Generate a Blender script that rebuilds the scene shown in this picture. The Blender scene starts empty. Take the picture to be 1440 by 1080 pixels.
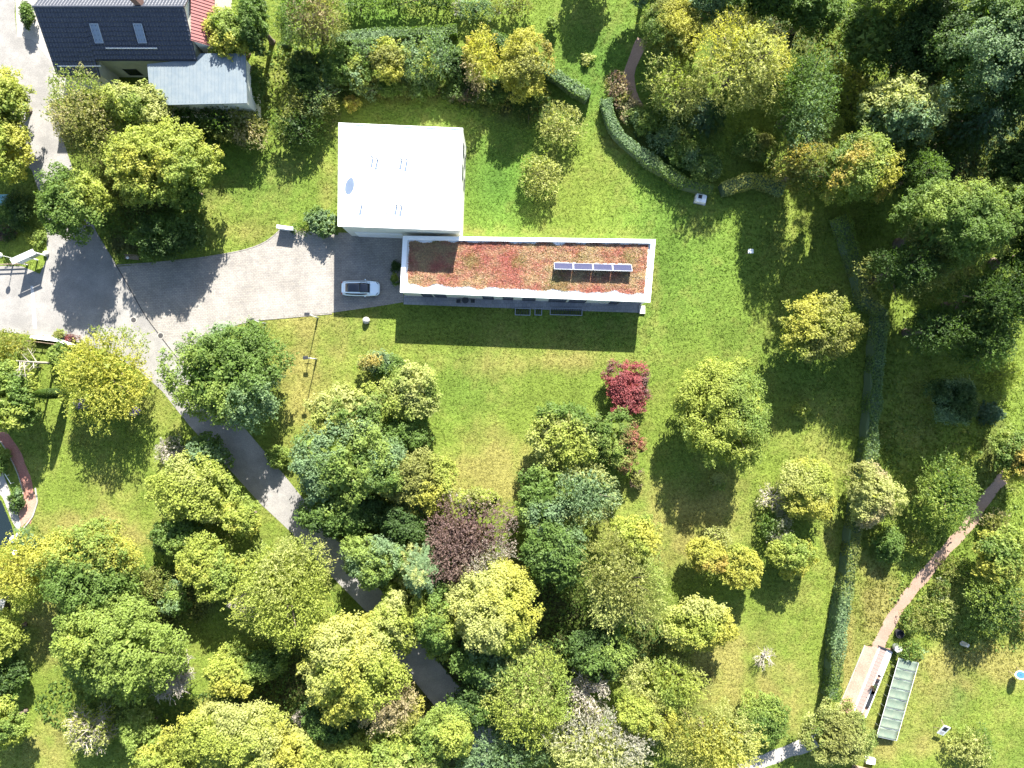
import bpy, bmesh, math
import numpy as np
from mathutils import Vector, Matrix

# ------------------------------------------------------------------ camera, light
SC = bpy.context.scene
COL = SC.collection
H = 88.0            # flying height over the lawn, metres
S = 1.0 / 11.32     # metres per pixel of the photograph, on the ground

cam_d = bpy.data.cameras.new("camera")
cam = bpy.data.objects.new("camera", cam_d)
COL.objects.link(cam)
cam.location = (0, 0, H)
cam.rotation_euler = (0, 0, 0)
cam_d.sensor_width = 36
cam_d.lens = 36 * H / (1440 * S)
cam_d.clip_start = 1
cam_d.clip_end = 2000
SC.camera = cam

SUN_EL = math.radians(32.8)
SUN_AZ = math.radians(12.1)      # from +Y towards +X
world = bpy.data.worlds.new("World")
SC.world = world
world.use_nodes = True
wn = world.node_tree
sky = wn.nodes.new("ShaderNodeTexSky")
sky.sky_type = 'NISHITA'
sky.sun_disc = False
sky.sun_elevation = SUN_EL
sky.sun_rotation = SUN_AZ
wn.links.new(sky.outputs[0], wn.nodes["Background"].inputs[0])
wn.nodes["Background"].inputs[1].default_value = 0.075

sun_d = bpy.data.lights.new("sun", 'SUN')
sun_d.energy = 5.0
sun_d.angle = math.radians(0.5)
sun_d.color = (1.0, 0.96, 0.89)
sun = bpy.data.objects.new("sun", sun_d)
COL.objects.link(sun)
dirv = Vector((math.sin(SUN_AZ) * math.cos(SUN_EL), math.cos(SUN_AZ) * math.cos(SUN_EL), math.sin(SUN_EL)))
sun.rotation_euler = dirv.to_track_quat('Z', 'Y').to_euler()
sun.location = (0, 0, 60)

vs = SC.view_settings
vs.view_transform = 'Standard'
vs.look = 'None'
vs.gamma = 1
vs.use_curve_mapping = False
vs.exposure = 2.25
SC.cycles.max_bounces = 6
SC.cycles.diffuse_bounces = 3
SC.cycles.glossy_bounces = 2
SC.cycles.transmission_bounces = 4
SC.cycles.transparent_max_bounces = 4
SC.cycles.use_denoising = True
SC.cycles.denoiser = 'OPENIMAGEDENOISE'
SC.cycles.denoising_input_passes = 'RGB_ALBEDO_NORMAL'

rng = np.random.default_rng(7)

def P(px, py, z=0.0):
    """a place in the world (metres) from a place in the photograph and a height"""
    k = S * (1 - z / H)
    return Vector(((px - 720) * k, (540 - py) * k, z))

# ------------------------------------------------------------------ materials
def nodes_of(m):
    m.use_nodes = True
    nt = m.node_tree
    return nt, nt.nodes["Principled BSDF"]

def mat(name, col, rough=0.8, metal=0.0, noise=None, bump=None, spec=0.3):
    """noise = (scale, second colour, amount); bump = (scale, strength)"""
    m = bpy.data.materials.new(name)
    nt, b = nodes_of(m)
    b.inputs["Base Color"].default_value = (*col, 1)
    b.inputs["Roughness"].default_value = rough
    b.inputs["Metallic"].default_value = metal
    b.inputs["Specular IOR Level"].default_value = spec
    tc = nt.nodes.new("ShaderNodeTexCoord")
    if noise:
        sc, c2, amt = noise
        n = nt.nodes.new("ShaderNodeTexNoise")
        n.inputs["Scale"].default_value = sc
        n.inputs["Detail"].default_value = 6
        n.inputs["Roughness"].default_value = 0.65
        nt.links.new(tc.outputs["Object"], n.inputs["Vector"])
        r = nt.nodes.new("ShaderNodeMapRange")
        r.inputs["From Min"].default_value = 0.38
        r.inputs["From Max"].default_value = 0.62
        r.inputs["To Max"].default_value = amt
        nt.links.new(n.outputs["Fac"], r.inputs["Value"])
        mx = nt.nodes.new("ShaderNodeMix")
        mx.data_type = 'RGBA'
        mx.inputs["A"].default_value = (*col, 1)
        mx.inputs["B"].default_value = (*c2, 1)
        nt.links.new(r.outputs[0], mx.inputs["Factor"])
        nt.links.new(mx.outputs["Result"], b.inputs["Base Color"])
    if bump:
        n2 = nt.nodes.new("ShaderNodeTexNoise")
        n2.inputs["Scale"].default_value = bump[0]
        n2.inputs["Detail"].default_value = 5
        nt.links.new(tc.outputs["Object"], n2.inputs["Vector"])
        bp = nt.nodes.new("ShaderNodeBump")
        bp.inputs["Strength"].default_value = bump[1]
        bp.inputs["Distance"].default_value = 0.05
        nt.links.new(n2.outputs["Fac"], bp.inputs["Height"])
        nt.links.new(bp.outputs[0], b.inputs["Normal"])
    return m

def attr_mat(name, rough=0.6, trans=0.0, spec=0.25, hue=None):
    """colour from the surface's own colour attribute 'tint', with translucency for leaves"""
    m = bpy.data.materials.new(name)
    nt, b = nodes_of(m)
    a = nt.nodes.new("ShaderNodeAttribute")
    a.attribute_name = "tint"
    nt.links.new(a.outputs["Color"], b.inputs["Base Color"])
    b.inputs["Roughness"].default_value = rough
    b.inputs["Specular IOR Level"].default_value = spec
    if trans > 0:
        t = nt.nodes.new("ShaderNodeBsdfTranslucent")
        mm = nt.nodes.new("ShaderNodeMix")
        mm.data_type = 'RGBA'
        mm.blend_type = 'MULTIPLY'
        mm.inputs["Factor"].default_value = 1
        mm.inputs["B"].default_value = (1.2, 1.25, 0.6, 1)
        nt.links.new(a.outputs["Color"], mm.inputs["A"])
        nt.links.new(mm.outputs["Result"], t.inputs["Color"])
        mx = nt.nodes.new("ShaderNodeMixShader")
        mx.inputs[0].default_value = trans
        nt.links.new(b.outputs[0], mx.inputs[1])
        nt.links.new(t.outputs[0], mx.inputs[2])
        nt.links.new(mx.outputs[0], nt.nodes["Material Output"].inputs["Surface"])
    return m

M = {}
M['leaf'] = attr_mat("leaf", 0.55, 0.5, 0.2)
M['blade'] = attr_mat("grass_blade", 0.7, 0.45, 0.1)
M['bark'] = mat("bark", (0.13, 0.10, 0.075), 0.9, noise=(6, (0.07, 0.055, 0.04), 0.8), bump=(20, 0.6))
M['deadwood'] = mat("dead_wood", (0.36, 0.32, 0.27), 0.85, noise=(5, (0.26, 0.23, 0.19), 0.8))
M['white'] = mat("white_membrane", (0.80, 0.80, 0.79), 0.6, noise=(0.5, (0.70, 0.70, 0.68), 0.7), bump=(3, 0.1))
M['coping'] = mat("white_coping", (0.82, 0.82, 0.80), 0.55, noise=(1.5, (0.72, 0.72, 0.70), 0.5))
M['render'] = mat("cream_render", (0.62, 0.61, 0.53), 0.85, noise=(1.2, (0.5, 0.5, 0.43), 0.6), bump=(30, 0.2))
M['darkmetal'] = mat("dark_metal", (0.05, 0.052, 0.056), 0.45, 0.6)
M['greymetal'] = mat("grey_metal", (0.38, 0.40, 0.42), 0.4, 0.7, noise=(8, (0.28, 0.30, 0.32), 0.5))
M['glass'] = mat("window_glass", (0.02, 0.025, 0.03), 0.06, 0.0, spec=0.8)
M['skylight'] = mat("skylight_glass", (0.16, 0.20, 0.25), 0.12, spec=0.9)
M['tile'] = mat("dark_tile", (0.034, 0.037, 0.052), 0.34, noise=(2.2, (0.055, 0.058, 0.07), 0.7), spec=0.6)
M['bluesheet'] = mat("pale_blue_sheet", (0.125, 0.155, 0.175), 0.5, 0.1, noise=(1.2, (0.16, 0.185, 0.195), 0.8))
M['redsheet'] = mat("red_sheet", (0.25, 0.095, 0.088), 0.6, 0.0, noise=(1.5, (0.20, 0.085, 0.08), 0.8))
M['wood'] = mat("weathered_wood", (0.25, 0.19, 0.13), 0.8, noise=(9, (0.15, 0.11, 0.08), 0.8), bump=(25, 0.4))
M['palewood'] = mat("pale_boards", (0.27, 0.205, 0.18), 0.8, noise=(7, (0.20, 0.145, 0.125), 0.9), bump=(25, 0.3))
M['whitepaint'] = mat("white_paint", (0.70, 0.70, 0.68), 0.5, noise=(8, (0.6, 0.6, 0.57), 0.6))
M['stone'] = mat("pale_stone", (0.48, 0.46, 0.41), 0.9, noise=(6, (0.32, 0.31, 0.28), 0.8), bump=(12, 0.8))
M['teal'] = mat("teal_sheet", (0.12, 0.27, 0.29), 0.4, noise=(3, (0.2, 0.34, 0.35), 0.6))
M['blackplastic'] = mat("black_plastic", (0.02, 0.02, 0.023), 0.5)
M['blue'] = mat("blue_print", (0.03, 0.10, 0.30), 0.5)
M['carpaint'] = mat("car_paint", (0.70, 0.80, 0.86), 0.22, 0.0, spec=0.7)
M['carglass'] = mat("car_glass", (0.012, 0.013, 0.02), 0.05, spec=0.9)
M['rubber'] = mat("rubber", (0.015, 0.015, 0.015), 0.9)
M['polycarb'] = mat("canopy_sheet", (0.115, 0.155, 0.115), 0.55, noise=(1.6, (0.165, 0.19, 0.14), 0.9), spec=0.3)
M['pvpanel'] = mat("solar_glass", (0.018, 0.022, 0.06), 0.3, spec=0.5)
M['grate'] = mat("cast_iron", (0.05, 0.05, 0.052), 0.6, 0.5, noise=(20, (0.1, 0.09, 0.08), 0.6))
M['water'] = mat("pond_water", (0.008, 0.014, 0.014), 0.06, spec=0.9)

# ------------------------------------------------------------------ mesh helpers
def link(o, parent=None):
    COL.objects.link(o)
    if parent is not None:
        o.parent = parent
    return o

def tag(o, label=None, cat=None, group=None, kind=None):
    if label: o['label'] = label
    if cat: o['category'] = cat
    if group: o['group'] = group
    if kind: o['kind'] = kind
    return o

def thing(name, loc, label, cat, rz=0.0, group=None):
    o = bpy.data.objects.new(name, None)
    o.empty_display_size = 0.3
    COL.objects.link(o)
    o.location = loc
    o.rotation_euler = (0, 0, rz)
    return tag(o, label, cat, group)

class MB:
    """collects shapes, in the local space of the object they will form"""
    def __init__(s):
        s.v = []; s.f = []
    def add(s, vs, fs):
        b = len(s.v)
        s.v += [tuple(v) for v in vs]
        s.f += [tuple(i + b for i in f) for f in fs]
        return s
    def box(s, x0, x1, y0, y1, z0, z1, rz=0, c=(0, 0, 0), tilt=None):
        vs = [Vector((x, y, z)) for z in (z0, z1) for y in (y0, y1) for x in (x0, x1)]
        R = Matrix.Rotation(rz, 3, 'Z')
        if tilt is not None:
            R = R @ tilt
        vs = [R @ v + Vector(c) for v in vs]
        return s.add(vs, [(0, 2, 3, 1), (4, 5, 7, 6), (0, 1, 5, 4), (2, 6, 7, 3), (0, 4, 6, 2), (1, 3, 7, 5)])
    def prism(s, pts, z0, z1):
        n = len(pts)
        a = sum(pts[i][0] * pts[(i + 1) % n][1] - pts[(i + 1) % n][0] * pts[i][1] for i in range(n))
        if a < 0: pts = pts[::-1]
        zt = z1 if hasattr(z1, '__len__') else [z1] * n
        vs = [(p[0], p[1], z0) for p in pts] + [(p[0], p[1], zt[i]) for i, p in enumerate(pts)]
        return s.add(vs, [tuple(range(n))[::-1], tuple(range(n, 2 * n))] + [(i, (i + 1) % n, n + (i + 1) % n, n + i) for i in range(n)])
    def tube(s, p0, p1, r0, r1=None, n=8, caps=True):
        r1 = r0 if r1 is None else r1
        p0 = Vector(p0); p1 = Vector(p1)
        d = (p1 - p0)
        if d.length < 1e-6: return s
        d.normalize()
        u = d.orthogonal().normalized(); w = d.cross(u)
        vs = []
        for p, r in ((p0, r0), (p1, r1)):
            for i in range(n):
                a = 2 * math.pi * i / n
                vs.append(p + (u * math.cos(a) + w * math.sin(a)) * r)
        fs = [(i, (i + 1) % n, n + (i + 1) % n, n + i) for i in range(n)]
        if caps: fs += [tuple(range(n))[::-1], tuple(range(n, 2 * n))]
        return s.add(vs, fs)
    def lathe(s, prof, c=(0, 0, 0), n=16, R=None):
        vs = []; k = len(prof)
        for r, z in prof:
            for i in range(n):
                a = 2 * math.pi * i / n
                v = Vector((r * math.cos(a), r * math.sin(a), z))
                if R is not None: v = R @ v
                vs.append(v + Vector(c))
        fs = [(j * n + i, j * n + (i + 1) % n, (j + 1) * n + (i + 1) % n, (j + 1) * n + i) for j in range(k - 1) for i in range(n)]
        fs += [tuple(range(n))[::-1], tuple(range((k - 1) * n, k * n))]
        return s.add(vs, fs)
    def build(s, name, m, parent=None, smooth=False, bevel=0):
        me = bpy.data.meshes.new(name)
        me.from_pydata(s.v, [], s.f)
        me.materials.append(m)
        if smooth:
            for p in me.polygons: p.use_smooth = True
        o = link(bpy.data.objects.new(name, me), parent)
        if bevel:
            md = o.modifiers.new("edge", 'BEVEL'); md.width = bevel; md.segments = 2; md.limit_method = 'ANGLE'
        return o

def np_mesh(name, V, nper, tint=None, m=None):
    """V: (N*nper,3) vertices of N separate polygons of nper corners"""
    V = np.asarray(V, dtype=np.float32).reshape(-1, 3)
    nv = len(V); nf = nv // nper
    me = bpy.data.meshes.new(name)
    me.vertices.add(nv)
    me.vertices.foreach_set("co", V.ravel())
    me.loops.add(nv)
    me.loops.foreach_set("vertex_index", np.arange(nv, dtype=np.int32))
    me.polygons.add(nf)
    me.polygons.foreach_set("loop_start", np.arange(0, nv, nper, dtype=np.int32))
    me.polygons.foreach_set("loop_total", np.full(nf, nper, dtype=np.int32))
    me.update(calc_edges=True)
    if tint is not None:
        a = me.color_attributes.new("tint", 'FLOAT_COLOR', 'POINT')
        c = np.ones((nv, 4), dtype=np.float32)
        c[:, :3] = np.repeat(tint, nper, axis=0)
        a.data.foreach_set("color", c.ravel())
    if m: me.materials.append(m)
    return me

def in_poly(x, y, poly):
    x = np.asarray(x); y = np.asarray(y)
    inside = np.zeros(x.shape, bool)
    n = len(poly)
    for i in range(n):
        x0, y0 = poly[i]; x1, y1 = poly[(i + 1) % n]
        if y0 == y1: continue
        c = ((y0 > y) != (y1 > y)) & (x < (x1 - x0) * (y - y0) / (y1 - y0) + x0)
        inside ^= c
    return inside

def smooth_line(pts, step=0.6, closed=False):
    """Catmull-Rom through the points"""
    pts = [Vector((p[0], p[1])) for p in pts]
    n = len(pts); out = []
    rngi = range(n if closed else n - 1)
    for i in rngi:
        p0 = pts[(i - 1) % n] if closed or i > 0 else pts[0]
        p1 = pts[i]; p2 = pts[(i + 1) % n]
        p3 = pts[(i + 2) % n] if closed or i + 2 < n else pts[-1]
        k = max(1, int((p2 - p1).length / step))
        for j in range(k):
            t = j / k
            out.append(0.5 * ((2 * p1) + (p2 - p0) * t + (2 * p0 - 5 * p1 + 4 * p2 - p3) * t * t + (3 * p1 - p0 - 3 * p2 + p3) * t ** 3))
    if not closed: out.append(pts[-1])
    return [(p.x, p.y) for p in out]

def px_line(l, z=0.0):
    return [(P(x, y, z).x, P(x, y, z).y) for x, y in l]
# ------------------------------------------------------------------ ground, roads, paths
lane_poly = px_line([(-90, -400), (-25, -400), (22, -40), (21, 20), (24, 52), (46, 56), (62, 75), (75, 92), (76, 140), (88, 195), (110, 260), (135, 325),
                     (165, 375), (205, 445), (250, 505), (300, 565), (345, 603), (403, 672), (430, 706), (470, 752), (510, 800), (552, 850),
                     (596, 905), (645, 965), (700, 1035), (735, 1100), (900, 1400), (855, 1400), (690, 1100), (650, 1040), (605, 985), (560, 930), (520, 865), (468, 812),
                     (411, 750), (366, 708), (318, 655), (266, 598), (228, 550), (195, 520), (150, 494), (115, 482), (45, 471), (-40, 462), (-400, 430), (-400, 350),
                     (-40, 374), (30, 374), (56, 385), (66, 365), (66, 330), (60, 285), (45, 240), (12, 205), (-10, 150), (-40, 60), (-45, -40)])
drive_poly = px_line([(165, 375), (250, 367), (292, 362), (345, 352), (375, 340), (396, 322), (430, 325), (470, 327), (566, 329), (567, 425), (530, 431),
                      (465, 440), (400, 446), (350, 452), (312, 464), (288, 482), (272, 500), (266, 522), (250, 505), (205, 445)])
terrace_poly = px_line([(567.5, 415), (780, 421), (900, 424), (905, 440), (780, 436), (650, 431), (567.5, 428)])
apron_poly = px_line([(20, -40), (92, -40), (92, 60), (120, 125), (84, 140), (76, 140), (75, 92), (62, 75), (46, 56), (24, 52)])
east_path_c = [(1500, 560), (1455, 618), (1428, 655), (1408, 675), (1385, 703), (1362, 738), (1335, 768), (1305, 803), (1280, 833), (1262, 858), (1245, 888), (1232, 915)]
deck_poly = px_line([(1216, 908), (1254, 912), (1216, 1006), (1178, 1001)])
south_path_c = [(1172, 1022), (1145, 1043), (1112, 1055), (1085, 1066), (1050, 1080), (1020, 1100), (940, 1200)]
dirt_path_c = [(903, 55), (893, 80), (884, 105), (888, 128), (897, 150)]
patio_c = [(-14, 598), (5, 614), (20, 636), (32, 662), (40, 690), (41, 712), (36, 735)]

def strip(center, w, z):
    pts = [Vector(p) for p in smooth_line(px_line(center), 0.8)]
    L, R = [], []
    for i, p in enumerate(pts):
        d = (pts[min(i + 1, len(pts) - 1)] - pts[max(i - 1, 0)]).normalized()
        nrm = Vector((-d.y, d.x))
        ww = w * (1 + 0.10 * math.sin(i * 1.7) + 0.06 * math.sin(i * 0.61))
        L.append(p + nrm * ww / 2); R.append(p - nrm * ww / 2)
    return [tuple(p) for p in L] + [tuple(p) for p in R[::-1]]

east_path_poly = strip(east_path_c, 1.45, 0)
south_path_poly = strip(south_path_c, 1.7, 0)
dirt_path_poly = strip(dirt_path_c, 1.3, 0)
patio_poly = strip(patio_c, 1.35, 0)
patio_end = px_line([(24, 712), (48, 690), (52, 708), (46, 724), (30, 742)])
greypath_poly = px_line([(-20, 648), (2, 660), (14, 690), (30, 738), (26, 748), (18, 735), (4, 700), (-20, 672)])
pond_poly = px_line([(-40, 690), (2, 704), (16, 738), (22, 760), (10, 770), (-40, 772)])
yard_poly = px_line([(-40, 372.5), (-40, 250), (15, 255), (40, 262), (52, 290), (58, 350), (52, 372.5)])

hard = [lane_poly, drive_poly, terrace_poly, apron_poly, east_path_poly, deck_poly, south_path_poly, dirt_path_poly, patio_poly, patio_end, greypath_poly, pond_poly]

# real colour differences of the turf: (px, py, rx, ry, amount)
DRY = [(415, 540, 35, 90, .9), (350, 450, 70, 14, .7), (470, 480, 60, 40, .55), (660, 665, 75, 35, 1.1), (700, 640, 40, 60, .5), (940, 735, 60, 60, .8), (1000, 720, 50, 50, .5),
       (1150, 655, 35, 60, .7), (1015, 930, 40, 60, 1.2), (1085, 980, 45, 50, 1.0), (1238, 850, 28, 50, 1.1), (1130, 850, 30, 60, .35), (1380, 935, 90, 26, 1.2),
       (1310, 985, 120, 60, .45), (1270, 1050, 80, 22, .8), (160, 680, 40, 22, .7), (110, 735, 60, 22, 1.1), (180, 760, 50, 18, .6), (60, 870, 25, 50, .8), (60, 1050, 40, 30, .8),
       (350, 330, 45, 25, .35), (290, 990, 40, 25, .6), (1165, 760, 20, 60, .5), (740, 510, 150, 16, .45), (820, 505, 90, 12, .5), (1190, 930, 12, 80, .9), (870, 780, 20, 60, .6),
       (235, 640, 20, 40, .5), (1330, 830, 50, 40, .25), (660, 325, 260, 7, .4), (920, 380, 8, 60, .4), (460, 260, 14, 60, .6)]
LUSH = [(850, 90, 110, 110, .8), (930, 370, 120, 120, .7), (700, 240, 60, 70, .8), (560, 26, 90, 20, .5), (340, 250, 90, 60, .6), (1340, 975, 18, 34, 1.2), (700, 540, 100, 60, .35),
        (1040, 500, 60, 60, .5), (600, 165, 100, 30, .6), (250, 780, 40, 40, .5)]
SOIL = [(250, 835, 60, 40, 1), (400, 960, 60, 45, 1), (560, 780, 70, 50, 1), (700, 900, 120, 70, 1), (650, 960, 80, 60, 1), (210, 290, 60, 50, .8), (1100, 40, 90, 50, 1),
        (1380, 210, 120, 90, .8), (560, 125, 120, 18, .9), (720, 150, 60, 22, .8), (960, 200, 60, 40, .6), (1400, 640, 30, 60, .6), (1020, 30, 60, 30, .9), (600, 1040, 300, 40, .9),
        (960, 950, 60, 50, .5), (900, 860, 60, 60, .6), (150, 1000, 60, 40, .5), (60, 480, 40, 15, .6), (750, 860, 60, 60, 1), (500, 720, 60, 60, .8), (185, 345, 30, 14, .9), (870, 140, 16, 30, .8)]

def fieldsum(px, py, spots):
    t = np.zeros_like(px, dtype=float)
    for x, y, rx, ry, a in spots:
        t += a * np.exp(-(((px - x) / rx) ** 2 + ((py - y) / ry) ** 2) * 0.9)
    return t

def wob(x, y, sd, k0, n=10):
    r = np.random.default_rng(sd)
    t = np.zeros_like(x, dtype=float)
    for i in range(n):
        a = r.uniform(0, 2 * math.pi); k = k0 * r.uniform(0.5, 2.2)
        t += np.sin(k * (x * math.cos(a) + y * math.sin(a)) + r.uniform(0, 6.28)) / math.sqrt(n)
    return t

def turf_colour(x, y):
    """albedo of the turf at world x, y (metres)"""
    px = x / S + 720; py = 540 - y / S
    dry = fieldsum(px, py, DRY) * (1 + 0.35 * wob(x, y, 31, 0.9)) + 0.17 * wob(x, y, 1, 0.35) + 0.13 * wob(x, y, 2, 1.6) + 0.10 * wob(x, y, 22, 5.0)
    lush = fieldsum(px, py, LUSH) + 0.18 * wob(x, y, 3, 0.3)
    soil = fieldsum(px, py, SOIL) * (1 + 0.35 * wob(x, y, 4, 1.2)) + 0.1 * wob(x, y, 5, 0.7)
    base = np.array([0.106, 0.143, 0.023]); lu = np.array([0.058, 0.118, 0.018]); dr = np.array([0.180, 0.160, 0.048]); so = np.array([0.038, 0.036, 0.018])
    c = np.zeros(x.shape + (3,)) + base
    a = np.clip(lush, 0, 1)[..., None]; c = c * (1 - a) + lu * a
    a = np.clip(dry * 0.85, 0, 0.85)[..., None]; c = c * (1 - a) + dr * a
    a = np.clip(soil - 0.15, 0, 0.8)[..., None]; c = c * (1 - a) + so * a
    # mower passes: a slightly paler and a slightly deeper band by turns
    mow = np.sin((x * 0.15 + y) * 2 * math.pi / 1.1 + 1.6 * wob(x, y, 9, 0.10))
    c *= (1 + 0.08 * mow + 0.07 * wob(x, y, 33, 1.1) + 0.06 * wob(x, y, 34, 0.25))[..., None]
    return c

# ground sheet: fine grid in the middle, wide border out to the horizon
gx = np.concatenate([[-900], np.arange(-500, -130, 20), np.arange(-130, -76, 3), np.arange(-76, 76.01, 0.5), np.arange(79, 130, 3), np.arange(130, 501, 20), [900]])
gy = np.concatenate([[-900], np.arange(-500, -120, 20), np.arange(-120, -60, 3), np.arange(-60, 60.01, 0.5), np.arange(63, 120, 3), np.arange(120, 501, 20), [900]])
X, Y = np.meshgrid(gx, gy)
nx, ny = len(gx), len(gy)
V = np.stack([X.ravel(), Y.ravel(), np.zeros(X.size)], 1).astype(np.float32)
idx = np.arange(nx * ny).reshape(ny, nx)
F = np.stack([idx[:-1, :-1], idx[:-1, 1:], idx[1:, 1:], idx[1:, :-1]], -1).reshape(-1, 4)
me = bpy.data.meshes.new("ground")
me.vertices.add(len(V)); me.vertices.foreach_set("co", V.ravel())
me.loops.add(F.size); me.loops.foreach_set("vertex_index", F.ravel().astype(np.int32))
me.polygons.add(len(F)); me.polygons.foreach_set("loop_start", np.arange(0, F.size, 4, dtype=np.int32)); me.polygons.foreach_set("loop_total", np.full(len(F), 4, dtype=np.int32))
me.update(calc_edges=True)
ca = me.color_attributes.new("tint", 'FLOAT_COLOR', 'POINT')
cc = np.ones((len(V), 4), dtype=np.float32)
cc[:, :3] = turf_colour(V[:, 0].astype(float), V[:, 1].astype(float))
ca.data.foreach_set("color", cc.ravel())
gm = bpy.data.materials.new("turf")
nt, b = nodes_of(gm)
at = nt.nodes.new("ShaderNodeAttribute"); at.attribute_name = "tint"
geo = nt.nodes.new("ShaderNodeNewGeometry")
n1 = nt.nodes.new("ShaderNodeTexNoise"); n1.inputs["Scale"].default_value = 3.2; n1.inputs["Detail"].default_value = 8; n1.inputs["Roughness"].default_value = 0.72
nt.links.new(geo.outputs["Position"], n1.inputs["Vector"])
mr = nt.nodes.new("ShaderNodeMapRange"); mr.inputs["From Min"].default_value = 0.32; mr.inputs["From Max"].default_value = 0.68; mr.inputs["To Min"].default_value = 0.55; mr.inputs["To Max"].default_value = 1.45
nt.links.new(n1.outputs["Fac"], mr.inputs["Value"])
mm = nt.nodes.new("ShaderNodeVectorMath"); mm.operation = 'SCALE'
nt.links.new(at.outputs["Color"], mm.inputs[0]); nt.links.new(mr.outputs[0], mm.inputs["Scale"])
nt.links.new(mm.outputs[0], b.inputs["Base Color"])
b.inputs["Roughness"].default_value = 0.9; b.inputs["Specular IOR Level"].default_value = 0.1
n2 = nt.nodes.new("ShaderNodeTexNoise"); n2.inputs["Scale"].default_value = 5; n2.inputs["Detail"].default_value = 6
nt.links.new(geo.outputs["Position"], n2.inputs["Vector"])
bp = nt.nodes.new("ShaderNodeBump"); bp.inputs["Strength"].default_value = 0.8; bp.inputs["Distance"].default_value = 0.10
nt.links.new(n2.outputs["Fac"], bp.inputs["Height"]); nt.links.new(bp.outputs[0], b.inputs["Normal"])
me.materials.append(gm)
ground = link(bpy.data.objects.new("ground", me))
tag(ground, "green lawn and woodland floor with dry yellow patches", kind='structure')

def sheet(name, poly, z, m, label=None):
    """a flat sheet with slightly uneven edges"""
    bm = bmesh.new()
    vsx = [bm.verts.new((x, y, z)) for x, y in poly]
    f = bm.faces.new(vsx)
    bmesh.ops.triangulate(bm, faces=[f])
    bmesh.ops.recalc_face_normals(bm, faces=bm.faces)
    for f in bm.faces:
        if f.normal.z < 0: f.normal_flip()
    me = bpy.data.meshes.new(name); bm.to_mesh(me); bm.free()
    me.materials.append(m)
    o = link(bpy.data.objects.new(name, me))
    return tag(o, label, kind='structure')

def pave_mat(name, c1, c2, scale, brick=None, mortar=None, rz=0.0, bumps=0.3, stain=None):
    m = bpy.data.materials.new(name)
    nt, b = nodes_of(m)
    geo = nt.nodes.new("ShaderNodeNewGeometry")
    mp = nt.nodes.new("ShaderNodeMapping"); mp.inputs["Rotation"].default_value = (0, 0, rz)
    nt.links.new(geo.outputs["Position"], mp.inputs["Vector"])
    n = nt.nodes.new("ShaderNodeTexNoise"); n.inputs["Scale"].default_value = 0.35; n.inputs["Detail"].default_value = 8; n.inputs["Roughness"].default_value = 0.7
    nt.links.new(geo.outputs["Position"], n.inputs["Vector"])
    mx = nt.nodes.new("ShaderNodeMix"); mx.data_type = 'RGBA'
    mx.inputs["A"].default_value = (*c1, 1); mx.inputs["B"].default_value = (*c2, 1)
    mr = nt.nodes.new("ShaderNodeMapRange"); mr.inputs["From Min"].default_value = 0.4; mr.inputs["From Max"].default_value = 0.62
    nt.links.new(n.outputs["Fac"], mr.inputs["Value"]); nt.links.new(mr.outputs[0], mx.inputs["Factor"])
    out = mx.outputs["Result"]
    nf = nt.nodes.new("ShaderNodeTexNoise"); nf.inputs["Scale"].default_value = 9; nf.inputs["Detail"].default_value = 6
    nt.links.new(geo.outputs["Position"], nf.inputs["Vector"])
    mf = nt.nodes.new("ShaderNodeMapRange"); mf.inputs["From Min"].default_value = 0.3; mf.inputs["From Max"].default_value = 0.7; mf.inputs["To Min"].default_value = 0.8; mf.inputs["To Max"].default_value = 1.18
    nt.links.new(nf.outputs["Fac"], mf.inputs["Value"])
    sc = nt.nodes.new("ShaderNodeVectorMath"); sc.operation = 'SCALE'
    nt.links.new(out, sc.inputs[0]); nt.links.new(mf.outputs[0], sc.inputs["Scale"])
    out = sc.outputs[0]
    if brick:
        bt = nt.nodes.new("ShaderNodeTexBrick")
        bt.inputs["Scale"].default_value = 1.0
        bt.inputs["Brick Width"].default_value = brick[0]; bt.inputs["Row Height"].default_value = brick[1]
        bt.inputs["Mortar Size"].default_value = 0.014
        bt.inputs["Color1"].default_value = (0.86, 0.86, 0.88, 1); bt.inputs["Color2"].default_value = (1.12, 1.1, 1.06, 1)
        bt.inputs["Mortar"].default_value = (0.45, 0.45, 0.42, 1)
        nt.links.new(mp.outputs[0], bt.inputs["Vector"])
        m2 = nt.nodes.new("ShaderNodeMix"); m2.data_type = 'RGBA'; m2.blend_type = 'MULTIPLY'; m2.inputs["Factor"].default_value = 0.8
        nt.links.new(out, m2.inputs["A"]); nt.links.new(bt.outputs["Color"], m2.inputs["B"])
        out = m2.outputs["Result"]
    nt.links.new(out, b.inputs["Base Color"])
    b.inputs["Roughness"].default_value = 0.88; b.inputs["Specular IOR Level"].default_value = 0.2
    bp = nt.nodes.new("ShaderNodeBump"); bp.inputs["Strength"].default_value = bumps; bp.inputs["Distance"].default_value = 0.02
    nt.links.new(nf.outputs["Fac"], bp.inputs["Height"]); nt.links.new(bp.outputs[0], b.inputs["Normal"])
    return m

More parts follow.
